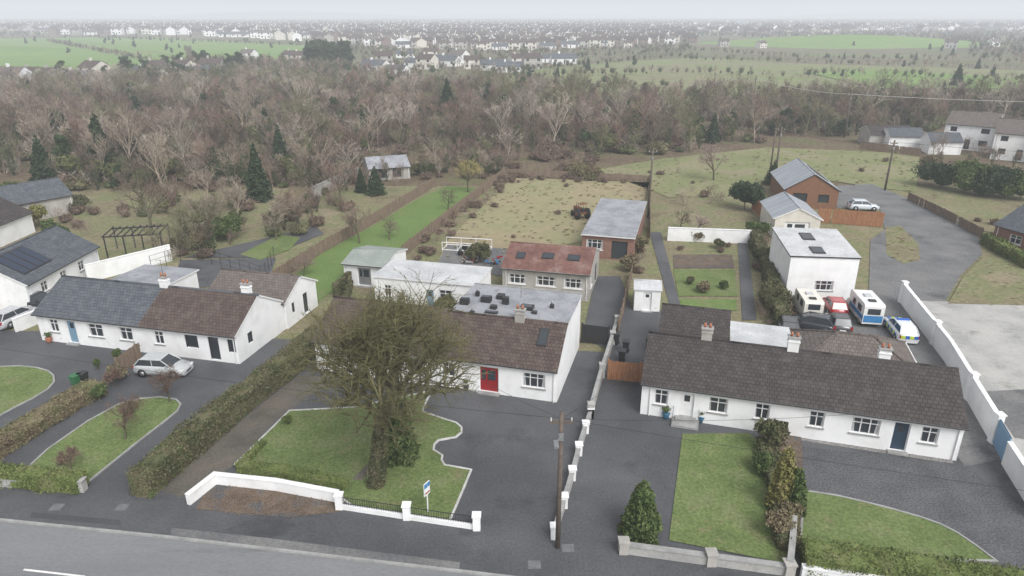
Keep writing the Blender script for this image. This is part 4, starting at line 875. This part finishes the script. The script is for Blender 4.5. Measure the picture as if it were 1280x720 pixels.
def boxvan(name,px,ang,L,Wd,Hh,body,cab=True,stripe=None):
    x,y=XY(*px); e=empty(name,Matrix.Translation((x,y,0))@Matrix.Rotation(math.radians(ang),4,'Z'))
    mb=MB(); pr=[(-.5*L,.45),(-.5*L,Hh-.2),(-.48*L,Hh-.03),(-.44*L,Hh)]
    pr+= [(.30*L,Hh),(.36*L,Hh-.1),(.38*L,Hh-.75),(.36*L,Hh-.9),(.46*L,1.15),(.5*L,1.0),(.5*L,.4)] if cab else [(.38*L,Hh),(.45*L,Hh-.12),(.5*L,Hh-.9),(.48*L,.7),(.44*L,.45)]
    w=Wd/2; n=len(pr)
    for s in(-1,1):
        mb.poly([(px_,s*(w-.04),pz) for px_,pz in pr],body)
    for i in range(n): j=(i+1)%n; mb.poly([(pr[i][0],-w+.04,pr[i][1]),(pr[j][0],-w+.04,pr[j][1]),(pr[j][0],w-.04,pr[j][1]),(pr[i][0],w-.04,pr[i][1])],body)
    mb.obj('body',parent=e); g=MB()
    for s in(-1,1):
        for(a,b) in((-.35,-.15),(0,.15)): g.box(a*L,b*L,s*w-.045,s*w-.02 if s<0 else s*w,1.3,1.9,'glass') if s<0 else g.box(a*L,b*L,w-.04,w-.015,1.3,1.9,'glass')
    g.box(-.5*L-.02,-.5*L,-w*.6,w*.6,1.35,1.9,'glass'); g.box(-.1*L,.05*L,-.3,.3,Hh,Hh+.12,'flatw'); g.box(-.35*L,-.25*L,-.3,.3,Hh,Hh+.1,'dark')
    if stripe:
        for s in(-1,1): g.box(-.5*L,.3*L,s*(w-.03)-.008,s*(w-.03)+.008,.8,1.2,stripe)
        g.box(-.503*L,-.5*L,-w+.1,w-.1,.6,1.25,stripe)
    g.obj('windows',parent=e); wb=MB()
    for fx in((-.3,.32) if cab else (-.08,.08)):
        for s in(-1,1): cyl(wb,fx*L,s*(w-.16),.36,.36,.24,'rubber'); cyl(wb,fx*L,s*(w-.15),.36,.2,.25,'hub',10)
    if not cab: wb.tube((.45*L,0,.45),(.62*L,0,.45),.05,.04,6,'steel'); wb.tube((.6*L,0,.0),(.6*L,0,.5),.04,.04,6,'steel')
    wb.obj('wheels',parent=e)
M['vanw']=plain('vehicle_white',(.70,.70,.69),rough=.35); M['vanc']=plain('van_cream',(.66,.64,.58),rough=.4); M['vanb']=plain('vehicle_blue',(.05,.2,.42),rough=.3)
boxvan('camper_van',(1007,393),82,4.2,1.75,2.1,'vanc',cab=True)
boxvan('motorhome',(1078,398),82,4.6,1.8,2.3,'vanw',stripe='vanb')
# ------------------------------------------------------------------ small things
def bin_(u,v,mat,ang=0):
    x,y=XY(u,v); mb=MB(); vs=[(-.2,-.22,.06),(.2,-.22,.06),(.2,.22,.06),(-.2,.22,.06),(-.27,-.3,.98),(.27,-.3,.98),(.27,.3,.98),(-.27,.3,.98)]
    mb.faces(vs,[(0,3,2,1),(0,1,5,4),(1,2,6,5),(2,3,7,6),(3,0,4,7)],mat); mb.box(-.3,.3,-.34,.34,.98,1.05,mat); mb.tube((-.24,.32,.95),(.24,.32,.95),.03,.03,6,mat)
    for s in(-.24,.24): mb.tube((s-.03,.22,.1),(s+.03,.22,.1),.1,.1,10,'rubber',cap=True)
    mb.obj('wheelie_bin',mw=Matrix.Translation((x,y,0))@Matrix.Rotation(math.radians(ang),4,'Z'))
for (u,v,m) in((811,436,'binb'),(821,437,'bing'),(777,452,'binb'),(782,440,'binb'),(97,484,'bing'),(106,481,'binb'),(770,430,'binb')): bin_(u,v,m,-15)
def pot(u,v,mat,fol='gever',r=.25):
    x,y=XY(u,v); mb=MB(); mb.tube((0,0,0),(0,0,.42),r*.7,r,12,mat,cap=True); mb.tube((0,0,.38),(0,0,.45),r*1.1,r*1.1,12,mat,cap=True); blob(mb,0,0,.7,r*1.2,160,.05,fol); mb.obj('plant_pot',mw=Matrix.Translation((x,y,0)))
for (u,v,m) in((832,523,'bluepot'),(876,527,'bluepot'),(1008,545,'terra'),(1179,570,'terra'),(1085,556,'terra'),(1035,549,'terra'),(172,431,'terra'),(188,434,'dark'),(62,428,'terra'),(225,441,'terra'),(583,487,'dark')): pot(u,v,m)
x,y=XY(856,530); mb=MB(); mb.box(-.9,.9,-.6,.9,0,.16,'kerb'); mb.box(-.7,.7,0,.9,.16,.32,'kerb')
for s in(-.85,.85):
    for q in(-.5,.2,.8): mb.tube((s,q,.1),(s,q,1.0),.02,.02,5,'steel')
    mb.tube((s,-.5,1),(s,.8,1),.025,.025,5,'steel')
mb.obj('entrance_steps',mw=Matrix.Translation((x,y,0))@Matrix.Rotation(math.radians(-16),4,'Z'))
x,y=XY(535,640); mb=MB(); mb.tube((0,0,0),(0,0,2.0),.04,.04,6,'frame'); mb.box(-.25,.25,-.03,.03,1.2,2.0,'frame'); mb.box(-.25,.25,-.036,-.031,1.7,1.98,'vanb'); mb.box(-.2,.2,-.036,-.031,1.3,1.4,'reddoor'); mb.obj('sale_sign',mw=Matrix.Translation((x,y,0))@Matrix.Rotation(math.radians(60),4,'Z'))
x,y=XY(135,322); mb=MB()
for i in range(4):
    for j in(0,3.5): mb.box(i*2-.06,i*2+.06,j-.06,j+.06,0,2.4,'dark')
for j in(0,3.5): mb.box(-.2,6.2,j-.04,j+.04,2.4,2.55,'dark')
for i in range(9): mb.box(i*.75-.03,i*.75+.03,-.3,3.8,2.55,2.68,'dark')
for i in range(7): mb.box(i*1.0-.02,i*1.0+.02,3.4,3.44,.1,2.4,'steel')
mb.obj('garden_pergola',mw=Matrix.Translation((x,y,0))@Matrix.Rotation(math.radians(12),4,'Z'))
x,y=XY(553,318); mb=MB()
for z in(.6,1.5):
    mb.tube((0,0,z),(5.5,0,z),.05,.05,6,'frame');mb.tube((0,2,z),(5.5,2,z),.05,.05,6,'frame')
for q in(0,1.8,3.6,5.5):
    for w in(0,2): mb.tube((q,w,.3),(q,w,1.5),.04,.04,6,'frame')
    mb.tube((q,0,.6),(q,2,.6),.04,.04,6,'frame')
for q in(2.2,3.1):
    for w in(-.1,2.1): mb.tube((q,w-.1,.35),(q,w+.1,.35),.34,.34,14,'rubber',cap=True)
mb.obj('flatbed_trailer',mw=Matrix.Translation((x,y,0))@Matrix.Rotation(math.radians(-10),4,'Z'))
mb=MB(); rng=random.Random(3)
for i in range(40):
    a,b=rng.uniform(0,4.5),rng.uniform(0,3); s=rng.uniform(.2,.6); q=Vector((a,b,rng.uniform(0,.3))); mb.tube(q,q+Vector((rng.uniform(-1,1),rng.uniform(-1,1),rng.uniform(.1,.6)))*s*1.5,.06+s*.15,.05+s*.12,4,rng.choice(['rust','frame','steel','vanb','dark','reddoor','conc']),cap=True)
mb.obj('scrap_pile',mw=Matrix.Translation((*XY(575,332),0)))
x,y=XY(725,272); mb=MB()
for s in(-.75,.75): cyl(mb,-.7,s,.75,.75,.35,'rubber'); cyl(mb,-.7,s,.75,.35,.37,'rust',10); cyl(mb,1.3,s*.8,.4,.4,.22,'rubber')
mb.box(-.4,1.6,-.3,.3,.7,1.35,'rust'); mb.box(-1.1,-.2,-.5,.5,.7,1.0,'rust'); mb.tube((.8,.2,1.35),(.8,.2,2.0),.04,.04,6,'dark'); mb.tube((-.3,0,1.3),(-.5,0,1.6),.03,.03,5,'dark'); mb.box(-1,-.6,-.25,.25,1.0,1.5,'dark')
for s in(-.4,.4): mb.tube((-1,s,1),(-1,s,2.1),.03,.03,5,'rust'); mb.tube((-.1,s,1),(-.2,s,2.1),.03,.03,5,'rust')
mb.box(-1.1,-.1,-.5,.5,2.1,2.15,'rust'); mb.obj('old_tractor',mw=Matrix.Translation((x,y,0))@Matrix.Rotation(1.9,4,'Z'))
# ------------------------------------------------------------------ haze, sky, sun, camera
HZ=.00056
hz=MB(); hz.box(-5500,5500,-150,8500,-1,120,'frame'); 
m=bpy.data.materials.new('glowing_haze'); m.use_nodes=True; nt=m.node_tree; nt.nodes.clear(); o=nt.nodes.new('ShaderNodeOutputMaterial')
va=nt.nodes.new('ShaderNodeVolumeAbsorption'); va.inputs['Density'].default_value=HZ; va.inputs['Color'].default_value=(0,0,0,1)
ve=nt.nodes.new('ShaderNodeEmission'); ve.inputs['Color'].default_value=(.76,.80,.85,1); ve.inputs['Strength'].default_value=HZ  # volume glows by itself: emission stands in for skylight scattered by the haze
ad=nt.nodes.new('ShaderNodeAddShader'); nt.links.new(va.outputs[0],ad.inputs[0]); nt.links.new(ve.outputs[0],ad.inputs[1]); nt.links.new(ad.outputs[0],o.inputs['Volume']); hz.mats=[m]; hz.obj('haze')
w=bpy.data.worlds.new('World'); sc.world=w; w.use_nodes=True; nt=w.node_tree; bg=nt.nodes['Background']; sk=nt.nodes.new('ShaderNodeTexSky'); sk.sky_type='NISHITA'; sk.sun_disc=False
sk.sun_elevation=math.radians(48); sk.sun_rotation=math.radians(150); sk.air_density=1.0; sk.dust_density=4; sk.altitude=0
hs=nt.nodes.new('ShaderNodeHueSaturation'); hs.inputs['Saturation'].default_value=.18; hs.inputs['Value'].default_value=1.5
nt.links.new(sk.outputs[0],hs.inputs['Color']); nt.links.new(hs.outputs[0],bg.inputs['Color']); bg.inputs['Strength'].default_value=.15
sl=bpy.data.lights.new('sun','SUN'); sl.energy=1.45; sl.angle=math.radians(25); sl.color=(1,.99,.975); so=bpy.data.objects.new('sun',sl); sc.collection.objects.link(so)
el=math.radians(48); az=math.radians(150); d=Vector((math.sin(az)*math.cos(el),math.cos(az)*math.cos(el),math.sin(el))); so.rotation_euler=d.to_track_quat('Z','Y').to_euler()
cd=bpy.data.cameras.new('camera'); cd.lens=36*F/1280; cd.sensor_width=36; cd.clip_end=20000; cd.clip_start=.5; co=bpy.data.objects.new('camera',cd); sc.collection.objects.link(co); co.location=(0,0,H); co.rotation_euler=(math.pi/2-PT,0,0); sc.camera=co
sc.view_settings.view_transform='Standard'; sc.view_settings.look='None'; sc.view_settings.exposure=0
print('objs',len(sc.objects))
